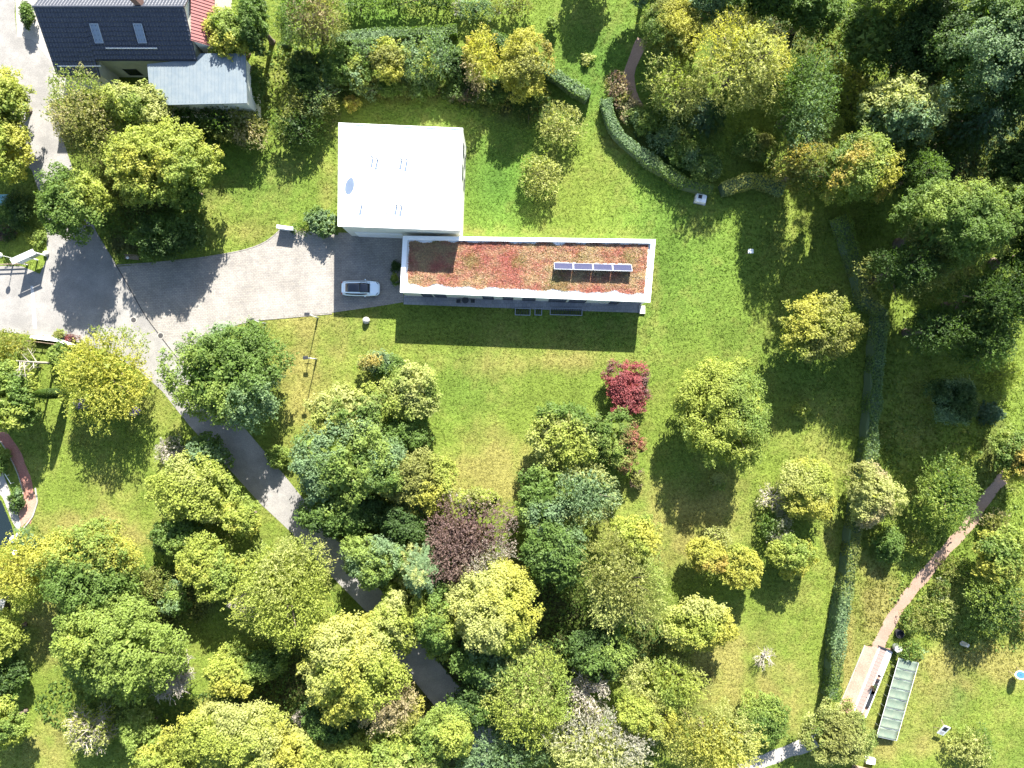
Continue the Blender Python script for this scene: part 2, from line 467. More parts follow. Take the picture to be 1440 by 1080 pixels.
M['asphalt'] = pave_mat("pale_asphalt", (0.176, 0.168, 0.156), (0.238, 0.226, 0.208), 1)
M['pavers'] = pave_mat("pavers", (0.205, 0.19, 0.170), (0.265, 0.248, 0.222), 1, brick=(0.42, 0.21), rz=0.05)
M['pavers2'] = pave_mat("grey_pavers", (0.22, 0.22, 0.23), (0.27, 0.265, 0.27), 1, brick=(0.5, 0.5), rz=-0.02)
M['brickpath'] = pave_mat("brick_path", (0.27, 0.115, 0.09), (0.33, 0.17, 0.13), 1, brick=(0.24, 0.12), rz=0.9)
M['earth'] = pave_mat("trodden_earth", (0.23, 0.155, 0.115), (0.29, 0.20, 0.15), 1)
M['concrete'] = pave_mat("concrete", (0.25, 0.235, 0.21), (0.31, 0.29, 0.26), 1)
M['pinkbrick'] = pave_mat("pink_brick", (0.36, 0.20, 0.15), (0.44, 0.26, 0.20), 1, brick=(0.24, 0.12), rz=1.1)

sheet("lane", lane_poly, 0.016, M['asphalt'], "pale asphalt lane running down through the trees")
sheet("driveway", drive_poly, 0.020, M['pavers'], "paved drive up to the white building")
sheet("terrace", terrace_poly, 0.024, M['pavers2'], "narrow grey terrace along the sedum roofed building")
sheet("forecourt", apron_poly, 0.024, M['concrete'], "concrete strip beside the tiled house")
sheet("garden_path", east_path_poly, 0.012, M['earth'], "reddish trodden path through the orchard garden")
sheet("brick_pavement", deck_poly, 0.020, M['pinkbrick'], "pink brick paving beside the canopy")
sheet("gravel_path", south_path_poly, 0.012, M['concrete'], "pale path end at the bottom edge")
sheet("earth_path", dirt_path_poly, 0.012, M['earth'], "bare earth path beside the round yellow yew")
sheet("brick_path", patio_poly, 0.012, M['brickpath'], "curved red brick garden path")
sheet("brick_path", patio_end, 0.018, M['pinkbrick'])
sheet("stone_path", greypath_poly, 0.014, M['concrete'])
sheet("pond_water", pond_poly, 0.010, M['water'], "dark pond water at the garden edge")

# kerbs and channels, real strips of stone
def kerb(name, line, w, h, m, label, z=0.0):
    pts = [Vector(p) for p in smooth_line(px_line(line), 0.9)]
    mb = MB()
    for i in range(len(pts) - 1):
        a, b2 = pts[i], pts[i + 1]
        d = (b2 - a); L = d.length
        mb.box(0.01, L - 0.01, -w / 2, w / 2, z, z + h, rz=math.atan2(d.y, d.x), c=(a.x, a.y, 0))
    o = mb.build(name, m)
    return tag(o, label, kind='structure')

kerb("kerb", [(165, 373), (210, 370), (250, 366), (292, 361), (345, 351), (375, 339), (394, 323)], 0.12, 0.05, M['pavers'], "kerb of the paved drive")
kerb("kerb", [(467, 441), (400, 447), (352, 452), (313, 464), (289, 481), (272, 500)], 0.12, 0.05, M['pavers'], "kerb of the paved drive along the lawn")
kerb("drain_channel", [(163, 372), (185, 410), (205, 445), (228, 476), (252, 507)], 0.13, 0.025, M['grate'], "drain channel between lane and drive")
kerb("drain_channel", [(158, 372), (180, 410), (200, 446)], 0.06, 0.020, M['concrete'], "pale joint beside the channel")
kerb("path_edging", [(-14, 606), (2, 622), (14, 642), (26, 668), (33, 695), (34, 712)], 0.10, 0.08, M['concrete'], "pale edging of the brick path")
kerb("path_edging", [(50, 686), (53, 706), (47, 725), (34, 742)], 0.16, 0.10, M['concrete'], "pale edging around the end of the brick path")
kerb("path_edging", [(1216, 907), (1197, 953), (1177, 1000)], 0.12, 0.06, M['concrete'], "edging of the pink brick paving")
sheet("road_marking", px_line([(43, 402), (47, 402), (52, 462), (47, 462)]), 0.0205, mat("worn_line", (0.5, 0.5, 0.48), 0.8, noise=(5, (0.33, 0.32, 0.31), 0.9)), "worn pale line across the side road")

# turf as real blades: short tufts over all open grass
def scatter(n, x0, x1, y0, y1, seed):
    r = np.random.default_rng(seed)
    return r.uniform(x0, x1, n), r.uniform(y0, y1, n), r
house_px = px_line([(476, 172), (651, 180), (657, 325), (921, 332), (915, 425), (565, 415), (490, 333), (478, 318)])
def on_grass(x, y):
    ok = np.ones(x.shape, bool)
    for p in hard + [house_px]:
        ok &= ~in_poly(x, y, p)
    return ok
x, y, r = scatter(190000, -66, 66, -50, 50, 3)
ok = on_grass(x, y); x = x[ok]; y = y[ok]
n = len(x)
px = x / S + 720; py = 540 - y / S
rough_f = np.clip(fieldsum(px, py, SOIL) + fieldsum(px, py, [(1180, 250, 200, 300, .5), (1330, 700, 150, 200, .9), (1250, 860, 60, 60, 1), (1390, 900, 90, 30, 1)]), 0, 1)
nb = 3
hgt = (0.035 + 0.04 * r.random(n) + 0.12 * rough_f * r.random(n))
wid = 0.10 + 0.06 * r.random(n) + 0.05 * rough_f
Vb = np.zeros((n, nb, 3, 3))
for k in range(nb):
    a = r.uniform(0, 2 * math.pi, n); lean = r.uniform(0.2, 0.9, n) * hgt * 1.6; la = r.uniform(0, 2 * math.pi, n)
    ox = r.normal(0, 0.08, n); oy = r.normal(0, 0.08, n)
    cx, cy = x + ox, y + oy
    Vb[:, k, 0] = np.stack([cx - wid * np.cos(a) / 2, cy - wid * np.sin(a) / 2, np.full(n, 0.002)], 1)
    Vb[:, k, 1] = np.stack([cx + wid * np.cos(a) / 2, cy + wid * np.sin(a) / 2, np.full(n, 0.002)], 1)
    Vb[:, k, 2] = np.stack([cx + lean * np.cos(la), cy + lean * np.sin(la), hgt], 1)
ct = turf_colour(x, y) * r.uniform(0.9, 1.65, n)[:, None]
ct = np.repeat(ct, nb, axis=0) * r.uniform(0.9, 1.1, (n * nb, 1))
o = link(bpy.data.objects.new("grass", np_mesh("grass", Vb.reshape(-1, 3), 3, ct, M['blade'])))
tag(o, "short turf covering the open ground", "grass", kind='stuff')
# ------------------------------------------------------------------ plants
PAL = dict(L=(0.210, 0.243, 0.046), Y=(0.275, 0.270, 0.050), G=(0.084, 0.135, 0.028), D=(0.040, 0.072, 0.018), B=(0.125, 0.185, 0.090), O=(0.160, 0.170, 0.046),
           P=(0.265, 0.280, 0.095), K=(0.275, 0.215, 0.050), R=(0.210, 0.055, 0.058), V=(0.130, 0.085, 0.075), T=(0.280, 0.235, 0.135), W=(0.240, 0.230, 0.190),
           M=(0.150, 0.200, 0.042), C=(0.055, 0.095, 0.052), A=(0.22, 0.18, 0.40))
PAL = {k: tuple(min(0.6, 1.25 * c) for c in v) for k, v in PAL.items()}
LEAFQ = 0.86     # leaf count factor

def unit(v):
    return v / np.maximum(np.linalg.norm(v, axis=-1, keepdims=True), 1e-9)

def rdir(r, n, zmin=-1.0):
    z = r.uniform(zmin, 1, n); a = r.uniform(0, 2 * math.pi, n); q = np.sqrt(np.maximum(0, 1 - z * z))
    return np.stack([q * np.cos(a), q * np.sin(a), z], 1)

def lump_fn(r, amp):
    ks = rdir(r, 7) * r.uniform(2.0, 5.0, (7, 1)); ph = r.uniform(0, 6.28, 7)
    return lambda d: 1 + amp * np.sin(d @ ks.T + ph).sum(1) / math.sqrt(7)

def leaf_quads(c, a, b, L, W):
    """leaf shapes: tip and two corners, a little tilted"""
    nrm = np.cross(a, b)
    fold = nrm * (W * 0.22)[:, None]
    V = np.stack([c - a * (L * 0.55)[:, None], c + a * (L * 0.25)[:, None] + b * (W * 0.62)[:, None] + fold, c + a * (L * 0.25)[:, None] - b * (W * 0.62)[:, None] + fold], 1)
    return V.reshape(-1, 3)

def paint(r, pos, pal, scale, per_billow=None):
    """real leaf colours, mixed in patches as the season turns them"""
    cols = np.array([PAL[k] for k in pal])
    n = len(pos); k = len(cols)
    w = np.zeros((n, k))
    for j in range(k):
        ks = rdir(r, 4) * r.uniform(0.5, 1.5, (4, 1)) / scale; ph = r.uniform(0, 6.28, 4)
        w[:, j] = np.sin(pos @ ks.T + ph).sum(1) * 1.1 + r.normal(0, 0.45, n) + (0.7 if j == 0 else 0.0)
    if per_billow is not None:
        w += per_billow
    w = np.exp(2.0 * w); w /= w.sum(1, keepdims=True)
    c = w @ cols
    return c * np.clip(r.normal(1, 0.17, (n, 1)), 0.55, 1.6)

def crown_broad(r, rx, ry, z0, z1, pal, ls=1.0, lump=0.21, low=-0.35, cov=1.0, rbf=0.15):
    rz = (z1 - z0) / 2; zc = (z0 + z1) / 2
    R = (rx + ry) / 2
    rb = float(np.clip(rbf * R, 0.30, 0.85))
    ls = ls * 0.66
    area = 4 * math.pi * (((rx * ry) ** 1.6 + (rx * rz) ** 1.6 + (ry * rz) ** 1.6) / 3) ** (1 / 1.6) * (1 - low) / 2
    nb = max(8, int(1.75 * area / (math.pi * rb * rb)))
    d = rdir(r, nb, low)
    f = lump_fn(r, lump)(d) * r.uniform(0.70, 1.0, nb) 
    out = r.random(nb) < 0.10
    f = np.where(out, f * 1.10, f)
    bc = d * np.array([rx - rb * .6, ry - rb * .6, rz - rb * .5]) * f[:, None] + np.array([0, 0, zc])
    brr = rb * r.uniform(0.5, 1.5, nb)
    la = 0.046 * ls * ls
    nl = np.maximum(10, (0.66 * LEAFQ * cov * 2 * math.pi * brr ** 2 / la).astype(int))
    bi = np.repeat(np.arange(nb), nl); N = len(bi)
    e = unit(rdir(r, N) + 0.55 * d[bi] + np.array([0, 0, 0.35]))
    sub = 1 + 0.22 * np.sin(e @ (rdir(r, 3) * 7).T).sum(1)
    pos = bc[bi] + e * (brr[bi] * r.uniform(0.62, 1.03, N) * sub)[:, None] * np.array([1, 1, 0.72])
    nrm = unit(e * 0.55 + r.normal(0, 0.40, (N, 3)) + np.array([0.06, 0.32, 0.50]))
    a = unit(np.cross(nrm, r.normal(0, 1, (N, 3)))); b = np.cross(nrm, a)
    sz = ls * r.uniform(0.7, 1.3, N)
    V = leaf_quads(pos, a, b, 0.36 * sz, 0.26 * sz)
    pb = r.normal(0, 0.35, (nb, len(pal)))[bi]
    c = paint(r, pos, pal, R * 0.35, pb)
    # inner foliage so that one does not look straight through
    ni = int(N * 0.09)
    di = rdir(r, ni, low); pi = di * np.array([rx, ry, rz]) * r.uniform(0.25, 0.72, ni)[:, None] + np.array([0, 0, zc])
    nn = unit(rdir(r, ni) + np.array([0, 0, 1.2])); a = unit(np.cross(nn, r.normal(0, 1, (ni, 3)))); b = np.cross(nn, a)
    s2 = r.uniform(0.8, 1.3, ni) * max(0.5, min(1, R / 3))
    V2 = leaf_quads(pi, a, b, 0.7 * s2, 0.5 * s2)
    c2 = paint(r, pi, pal[:1], 2.0) * 0.9
    return np.concatenate([V, V2]), np.concatenate([c, c2]), bc

def crown_fine(r, rx, ry, z0, z1, pal, ls=1.0, droop=0.3, cov=1.0, lump=0.16, low=-0.3):
    """feathery twig sprays pointing outwards, drooping for willows"""
    rz = (z1 - z0) / 2; zc = (z0 + z1) / 2; R = (rx + ry) / 2
    area = 4 * math.pi * (((rx * ry) ** 1.6 + (rx * rz) ** 1.6 + (ry * rz) ** 1.6) / 3) ** (1 / 1.6) * (1 - low) / 2
    ns = int(area * 10.0 * cov * LEAFQ)
    d = rdir(r, ns, low)
    kk = rdir(r, 6) * r.uniform(7, 13, (6, 1)); fine = np.sin(d @ kk.T + r.uniform(0, 6.28, 6)).sum(1) / 2.45
    f = lump_fn(r, lump)(d) * (1 + 0.10 * fine) * r.uniform(0.72, 1.03, ns)
    base = d * np.array([rx, ry, rz]) * f[:, None] + np.array([0, 0, zc])
    sd = unit(d * 0.8 + r.normal(0, 0.45, (ns, 3)) + np.array([0, 0, 0.25 - droop]))
    k = 7
    t = np.tile(np.linspace(-0.45, 0.5, k), ns)
    si = np.repeat(np.arange(ns), k)
    sl = r.uniform(0.45, 1.0, ns) * min(1.0, 0.25 + R / 4)
    pos = base[si] + sd[si] * (t * sl[si])[:, None] + r.normal(0, 0.07, (ns * k, 3))
    pos[:, 2] -= droop * 0.5 * (t + 0.45) ** 2 * sl[si]
    N = len(pos)
    a = unit(sd[si] + r.normal(0, 0.5, (N, 3))); b = unit(np.cross(np.array([0.06, 0.45, 0.6]) + r.normal(0, 0.5, (N, 3)), a))
    sz = ls * r.uniform(0.7, 1.3, N)
    V = leaf_quads(pos, a, b, 0.25 * sz, 0.115 * sz)
    c = paint(r, pos, pal, R * 0.4, r.normal(0, 0.3, (ns, len(pal)))[si])
    ni = int(N * 0.10)
    di = rdir(r, ni, low); pi = di * np.array([rx, ry, rz]) * r.uniform(0.2, 0.75, ni)[:, None] + np.array([0, 0, zc])
    nn = unit(rdir(r, ni) + np.array([0, 0, 1.2])); a = unit(np.cross(nn, r.normal(0, 1, (ni, 3)))); b = np.cross(nn, a)
    s2 = r.uniform(0.6, 1.1, ni) * max(0.4, min(1, R / 3))
    V2 = leaf_quads(pi, a, b, 0.65 * s2, 0.42 * s2)
    bc = base[r.integers(0, ns, 24)]
    return np.concatenate([V, V2]), np.concatenate([c, paint(r, pi, pal[:1], 2.0) * 0.9]), bc

def crown_conifer(r, rx, ry, z0, z1, pal, ls=1.0, cov=1.0):
    """tiers of radiating branches around a leader"""
    R = (rx + ry) / 2; Hh = z1 - z0
    tiers = max(6, int(Hh / 0.55)); segs = []; dirs = []; side = []
    bc = []
    for i in range(tiers):
        t = i / tiers
        nb = int(9 + 5 * (1 - t))
        l0 = R * (1 - t) ** 0.75
        off = r.uniform(0, 6.28)
        for j in range(nb):
            az = off + 2 * math.pi * j / nb + r.normal(0, 0.12)
            L = l0 * r.uniform(0.78, 1.12) + 0.15
            dv = np.array([math.cos(az), math.sin(az), -0.18 + 0.3 * t])
            k = max(5, int(L / 0.085 * LEAFQ * cov))
            s = r.uniform(0.08, 1, k) ** 0.7 * L
            wdt = 0.42 * (L - s) * 0.35 + 0.16
            sv = np.array([-math.sin(az), math.cos(az), 0])
            sgn = r.choice([-1, 1], k)
            p = dv * s[:, None] + sv * (sgn * wdt * r.uniform(0, 1, k))[:, None] + np.array([0, 0, z0 + Hh * (t ** 0.95) + 0.1]) + np.array([0, 0, 1]) * (-0.10 * s ** 1.2)[:, None]
            segs.append(p); dirs.append(dv + sv * sgn[:, None] * 0.8 + r.normal(0, .15, (k, 3)))
            bc.append(dv * L * .6 + np.array([0, 0, z0 + Hh * t]))
    pos = np.concatenate(segs) * np.array([rx / R, ry / R, 1]); a = unit(np.concatenate(dirs)); N = len(pos)
    b = unit(np.cross(a, np.array([0, 0, 1.0]) + r.normal(0, 0.5, (N, 3))))
    sz = ls * r.uniform(0.7, 1.3, N)
    V = leaf_quads(pos, a, b, 0.42 * sz, 0.17 * sz)
    return V, paint(r, pos, pal, 1.5), np.array(bc)[r.integers(0, len(bc), 10)]

def trunk_mesh(r, z_top, rad, targets, limbs=9):
    mb = MB()
    lean = r.normal(0, 0.02 * z_top, 2)
    zs = [0.0, 0.35, z_top * 0.35, z_top * 0.65, z_top * 0.92]
    rs = [rad * 1.45, rad * 1.05, rad * 0.85, rad * 0.55, rad * 0.2]
    pts = [Vector((lean[0] * z / z_top, lean[1] * z / z_top, z)) for z in zs]
    for i in range(4):
        mb.tube(pts[i], pts[i + 1], rs[i], rs[i + 1], 9, caps=(i in (0, 3)))
    idx = r.permutation(len(targets))[:limbs]
    for i in idx:
        t = Vector(targets[i])
        z0 = max(0.3 * z_top * 0.6, min(t.z - 0.3, z_top * 0.8) * r.uniform(0.55, 0.8))
        s = Vector((lean[0] * z0 / z_top, lean[1] * z0 / z_top, z0))
        mid = s.lerp(t, 0.5) + Vector((0, 0, 0.12 * (t - s).length))
        mb.tube(s, mid, rad * 0.42, rad * 0.26, 6, caps=False)
        mb.tube(mid, t, rad * 0.26, rad * 0.07, 5, caps=False)
    return mb

def plant(name, cat, label, px, py, rx, ry, h, kind, pal, seed, group=None, base=None, **kw):
    """px, py: middle of the crown in the photograph; rx, ry its half widths in pixels; h its height in metres"""
    r = np.random.default_rng(seed * 7919 + 13)
    tree = base is None and h > 3.2
    hb = (0.20 * h if tree else 0.03) if base is None else base
    zc = (h + hb) / 2 if kind != 'C' else h * 0.4
    p = P(px, py, zc)
    k = S * (1 - zc / H)
    rx *= k * 1.04; ry *= k * 1.04
    t = thing(name, (p.x, p.y, 0), label, cat, group=group)
    if kind == 'B':
        V, c, bc = crown_broad(r, rx, ry, hb, h, pal, **kw)
    elif kind == 'D':
        V, c, bc = crown_broad(r, rx, ry, hb, h, pal, ls=0.62, lump=0.05, rbf=0.14, low=-0.6, **kw)
    elif kind == 'S':
        V, c, bc = crown_broad(r, rx, ry, hb, h, pal, ls=kw.pop('ls', 0.8), lump=0.2, rbf=0.24, low=-0.2, **kw)
    elif kind == 'F':
        V, c, bc = crown_fine(r, rx, ry, hb, h, pal, **kw)
    elif kind == 'W':
        V, c, bc = crown_fine(r, rx, ry, hb, h, pal, droop=kw.pop('droop', 0.9), lump=kw.pop('lump', 0.1), **kw)
    elif kind == 'C':
        V, c, bc = crown_conifer(r, rx, ry, hb, h, pal, **kw)
    V[:, 2] = np.maximum(V[:, 2], 0.05)
    link(bpy.data.objects.new("crown", np_mesh("crown", V, 3, c, M['leaf'])), t)
    rad = max(0.04, 0.028 * h + 0.012 * (rx + ry))
    tm = trunk_mesh(r, (h * 0.9 if kind == 'C' else hb + (h - hb) * 0.62), rad, bc, 9 if h > 3 else 5)
    tm.build("trunk", M['bark'], t, smooth=True)
    return t

def bare_plant(name, cat, label, px, py, rpx, h, seed, n0=11, tint='deadwood', leaves=None, trunk_h=None, group=None, lean=(0, 0)):
    """a leafless crown: branches fork again and again"""
    r = np.random.default_rng(seed * 131 + 5)
    zc = h * 0.6
    p = P(px, py, zc); R = rpx * S * (1 - zc / H)
    t = thing(name, (p.x, p.y, 0), label, cat, group=group)
    mb = MB(); th = h * 0.3 if trunk_h is None else trunk_h
    rad = 0.03 * h + 0.03
    top = Vector((lean[0], lean[1], th))
    mb.tube((0, 0, 0), top, rad * 1.3, rad, 8)
    ends = []
    def grow(s, d, L, ra, lev):
        bend = Vector(r.normal(0, 0.18, 3)); e = s + (d + bend).normalized() * L
        mb.tube(s, e, ra, ra * 0.62, 5 if lev < 2 else 3, caps=False)
        ends.append(e)
        if lev >= 4: return
        for q in range(3 if lev < 3 else 2):
            nd = (d * 0.9 + Vector(r.normal(0, 0.55, 3)) + Vector((0, 0, 0.06))).normalized()
            grow(s.lerp(e, r.uniform(0.5, 1.0)), nd, L * r.uniform(0.55, 0.85), ra * 0.62, lev + 1)
    for i in range(n0):
        az = 2 * math.pi * i / n0 + r.normal(0, 0.2); el = r.uniform(0.1, 0.85)
        d = Vector((math.cos(az) * (1 - el * .5), math.sin(az) * (1 - el * .5), el * (h - th) / R * 0.9)).normalized()
        grow(top, d, 0.40 * R, rad * 0.5, 0)
    mb.build("branches", M[tint], t)
    if leaves:
        pal, cnt = leaves
        e = np.array([tuple(v) for v in ends]); e = e[r.integers(0, len(e), cnt)] + r.normal(0, 0.12, (cnt, 3))
        a = unit(r.normal(0, 1, (cnt, 3))); b = unit(np.cross(a, r.normal(0, 1, (cnt, 3))))
        sz = r.uniform(0.7, 1.3, cnt)
        V = leaf_quads(e, a, b, 0.26 * sz, 0.18 * sz)
        V[:, 2] = np.maximum(V[:, 2], 0.05)
        link(bpy.data.objects.new("crown", np_mesh("crown", V, 3, paint(r, e, pal, 1.5), M['leaf'])), t)
    return t

def hedge(label, line, w, h, pal, seed, dens=1.0, group="clipped garden hedges", zfac=1.0):
    """a clipped hedge along a line of photograph points given at its top"""
    r = np.random.default_rng(seed)
    pts = [Vector(p) for p in smooth_line(px_line(line, h), 0.35)]
    o0 = pts[len(pts) // 2]
    t = thing("hedge", (o0.x, o0.y, 0), label, "hedge", group=group)
    core = MB(); secs = []
    for i, p in enumerate(pts):
        d = (pts[min(i + 1, len(pts) - 1)] - pts[max(i - 1, 0)]).normalized(); nn = Vector((-d.y, d.x)); ww = w * (0.5 + 0.04 * math.sin(i * 0.7))
        hh = h * (0.86 + 0.03 * math.sin(i * 0.43 + seed))
        q = p - o0
        secs.append([(q.x + nn.x * a * ww, q.y + nn.y * a * ww, z) for a, z in ((-.95, 0.02), (-.92, hh * .85), (-.7, hh * .97), (.7, hh * .97), (.92, hh * .85), (.95, 0.02))])
    vs = [v for s_ in secs for v in s_]; k = 6
    fs = [(i * k + j, i * k + j + 1, (i + 1) * k + j + 1, (i + 1) * k + j) for i in range(len(secs) - 1) for j in range(k - 1)]
    fs += [tuple(range(k))[::-1], tuple(range((len(secs) - 1) * k, len(secs) * k))]
    core.add(vs, fs)
    L = sum((pts[i + 1] - pts[i]).length for i in range(len(pts) - 1))
    N = int(L * (w + 2 * h) * 60 * dens * LEAFQ)
    i = r.integers(0, len(pts) - 1, N); f = r.random(N)
    A = np.array([tuple(p) for p in pts]); base = A[i] * (1 - f[:, None]) + A[i + 1] * f[:, None]
    d = A[np.minimum(i + 1, len(A) - 1)] - A[i]; d /= np.maximum(np.linalg.norm(d, axis=1, keepdims=True), 1e-6)
    nn = np.stack([-d[:, 1], d[:, 0]], 1)
    top = r.random(N) < w / (w + 2 * h) * 1.35
    u = r.uniform(-1, 1, N); sgn = r.choice([-1, 1], N)
    off = np.where(top, u, sgn * (1.0 + r.normal(0, 0.05, N))) * w / 2
    zz = np.where(top, h * (0.99 + r.normal(0, 0.035, N)) - 0.10 * np.abs(u) ** 6, r.uniform(0.03, 1, N) * h)
    zz *= 1 + 0.06 * wob(base[:, 0], base[:, 1], seed, 1.0) + 0.04 * wob(base[:, 0], base[:, 1], seed + 9, 3.0)
    off *= 1 + 0.16 * wob(base[:, 0], base[:, 1], seed + 50, 0.8) + 0.08 * wob(base[:, 0], base[:, 1], seed + 51, 2.6)
    pos = np.stack([base[:, 0] + nn[:, 0] * off - o0.x, base[:, 1] + nn[:, 1] * off - o0.y, zz], 1)
    nrm = np.where(top[:, None], np.array([[0, 0, 1.0]]), np.stack([nn[:, 0] * sgn, nn[:, 1] * sgn, np.full(N, 0.3)], 1))
    nrm = unit(nrm + r.normal(0, 0.45, (N, 3)))
    a = unit(np.cross(nrm, r.normal(0, 1, (N, 3)))); b = np.cross(nrm, a)
    sz = r.uniform(0.7, 1.4, N)
    V = leaf_quads(pos, a, b, 0.20 * sz, 0.15 * sz)
    c = paint(r, pos, pal, 3.0)
    link(bpy.data.objects.new("foliage", np_mesh("foliage", V, 3, c, M['leaf'])), t)
    cm = mat("hedge_interior", tuple(0.45 * v for v in PAL[pal[0]]), 1.0) if "hedge_interior" not in bpy.data.materials else bpy.data.materials["hedge_interior"]
    core.build("twigs", cm, t)
    return t
# ------------------------------------------------------------------ white building with flat membrane roof
def quad_in(pts, d):
    """inset a convex polygon by d (one value or one per edge)"""
    n = len(pts); d = [d] * n if not hasattr(d, '__len__') else d
    c = Vector((sum(p[0] for p in pts) / n, sum(p[1] for p in pts) / n)); L = []
    for i in range(n):
        a = Vector(pts[i][:2]); b = Vector(pts[(i + 1) % n][:2]); t = (b - a).normalized(); nn = Vector((-t.y, t.x))
        if nn.dot(c - a) < 0: nn = -nn
        L.append((a + nn * d[i], t))
    out = []
    for i in range(n):
        a, t = L[i - 1]; b, u = L[i]
        den = t.x * u.y - t.y * u.x; s = ((b.x - a.x) * u.y - (b.y - a.y) * u.x) / den
        q = a + t * s; out.append((q.x, q.y))
    return out

def ring(mb, outer, inner, z0, z1):
    n = len(outer)
    for i in range(n):
        j = (i + 1) % n
        o0 = Vector(outer[i]); o1 = Vector(outer[j]); i0 = Vector(inner[i]); i1 = Vector(inner[j])
        mb.prism([tuple(o0), tuple(o1), tuple(i1), tuple(i0)], z0, z1)

def local(pts, o):
    return [(p[0] - o[0], p[1] - o[1]) for p in pts]

def facade(parent, p0, p1, z, items, wallname='window'):
    """windows set in a wall running from p0 to p1; items = (start, end in fractions, z0, z1)"""
    d = (Vector(p1) - Vector(p0)); L = d.length; a = math.atan2(d.y, d.x)
    for f0, f1, z0, z1 in items:
        mb = MB(); fr = 0.06
        x0, x1 = f0 * L, f1 * L
        for q in ((x0, x1, z0, z0 + fr), (x0, x1, z1 - fr, z1)): mb.box(q[0], q[1], -0.05, 0.04, q[2], q[3], rz=a, c=(p0[0], p0[1], 0))
        for q in ((x0, x0 + fr), (x1 - fr, x1)): mb.box(q[0], q[1], -0.047, 0.037, z0 + fr, z1 - fr, rz=a, c=(p0[0], p0[1], 0))
        w = mb.build(wallname, M['darkmetal'], parent)
        MB().box(x0 + fr, x1 - fr, -0.02, 0.01, z0 + fr, z1 - fr, rz=a, c=(p0[0], p0[1], 0)).build("pane", M['glass'], w)

ZR = 6.5
rp = [tuple(P(x, y, ZR))[:2] for x, y in ((476, 172.5), (651, 180), (645.5, 324), (475, 318))]
o = ((rp[0][0] + rp[2][0]) / 2, (rp[0][1] + rp[2][1]) / 2)
wb = thing("white_building", (o[0], o[1], 0), "square two storey building with a plain flat white membrane roof", "building")
lp = local(rp, o)
MB().prism(lp, ZR - 0.30, ZR - 0.08).build("roof", M['white'], wb)
m_ = MB(); ring(m_, lp, quad_in(lp, 0.14), ZR - 0.08, ZR); m_.build("roof_edge", M['coping'], wb)
m_ = MB(); fi = quad_in(lp, 0.04); ring(m_, fi, quad_in(lp, 0.12), ZR - 0.38, ZR - 0.30); m_.build("fascia", M['darkmetal'], wb)
wl = quad_in(lp, [0.05, 0.03, 0.22, 0.15])
MB().prism(wl, 0, ZR - 0.30).build("wall", M['render'], wb)
# seams of the membrane
m_ = MB()
for i in range(1, 10):
    f = i / 10
    a = Vector(lp[0]).lerp(Vector(lp[1]), f); b2 = Vector(lp[3]).lerp(Vector(lp[2]), f); d = b2 - a
    m_.box(0.2, d.length - 0.2, -0.04, 0.04, ZR - 0.08, ZR - 0.068, rz=math.atan2(d.y, d.x), c=(a.x, a.y, 0))
m_.build("roof_seam", M['coping'], wb)
# garage door and windows in the shaded south face
s0, s1 = wl[3], wl[2]
d = Vector(s1) - Vector(s0); ang = math.atan2(d.y, d.x)
g = MB()
for k in range(5):
    g.box(0.9, 6.6, -0.07, -0.01, 0.05 + k * 0.5, 0.51 + k * 0.5, rz=ang, c=(s0[0], s0[1], 0))
g.build("garage_door", M['coping'], wb)
e0, e1 = wl[2], wl[1]
facade(wb, e0, e1, 0, [(0.50, 0.62, 0.9, 2.3), (0.74, 0.86, 0.9, 2.3), (0.55, 0.68, 3.6, 5.0), (0.78, 0.9, 3.6, 5.0)])
facade(wb, wl[0], wl[3], 0, [(0.2, 0.35, 3.6, 5.0), (0.55, 0.7, 3.6, 5.0)])

# roof pipes, a dish and a mast stand on the membrane
def roof_pipe(px, py, h, label):
    p = P(px, py, ZR)
    t = thing("vent_pipe", (p.x, p.y, ZR - 0.08), label, "vent pipe", group="vent pipes on the white roof")
    MB().tube((0, 0, 0), (0, 0, h + .06), 0.11, n=10).build("pipe", M['greymetal'], t)
    MB().lathe([(0.15, h + .06), (0.16, h + 0.09), (0.03, h + 0.16)], n=10).build("cap", M['greymetal'], t)
for a in ((524.5, 222, .55, "thin vent pipe nearest the dish in the upper row on the white roof"), (531, 224, .62, "second vent pipe of the upper row on the white roof"),
          (565, 225, .55, "third vent pipe of the upper row on the white roof"), (572.5, 226, .62, "vent pipe at the east end of the upper row on the white roof"),
          (508.5, 289, .55, "lone vent pipe in the lower row on the white roof"), (558, 289.5, .5, "vent pipe just east of the mast on the white roof"),
          (565, 290.5, .55, "last vent pipe of the lower row, beyond its neighbour by the mast")):
    roof_pipe(*a)
p = P(549, 276, ZR)
t = thing("antenna_mast", (p.x, p.y, ZR - 0.08), "thin antenna mast with a short crossbar on the white roof", "antenna mast")
MB().tube((0, 0, 0), (0, 0, 1.45), 0.06, n=8).build("pole", M['greymetal'], t)
MB().tube((-0.25, 0.1, 1.33), (0.12, -0.04, 1.33), 0.03, n=6).build("crossbar", M['greymetal'], t)
p = P(495.5, 246, ZR)
t = thing("satellite_dish", (p.x, p.y, ZR - 0.08), "white satellite dish on a short pole near the roof edge", "satellite dish")
MB().tube((0, 0, 0), (0, 0, 0.75), 0.045, n=8).build("pole", M['greymetal'], t)
Rd = Matrix.Rotation(math.radians(12), 3, 'Z') @ Matrix.Rotation(math.radians(-62), 3, 'X')
MB().lathe([(0.02, 0.0), (0.25, 0.02), (0.42, 0.07), (0.55, 0.13), (0.55, 0.15), (0.40, 0.10), (0.02, 0.03)], c=(0, 0.06, 0.9), n=24, R=Rd).build("dish", M['whitepaint'], t, smooth=True)
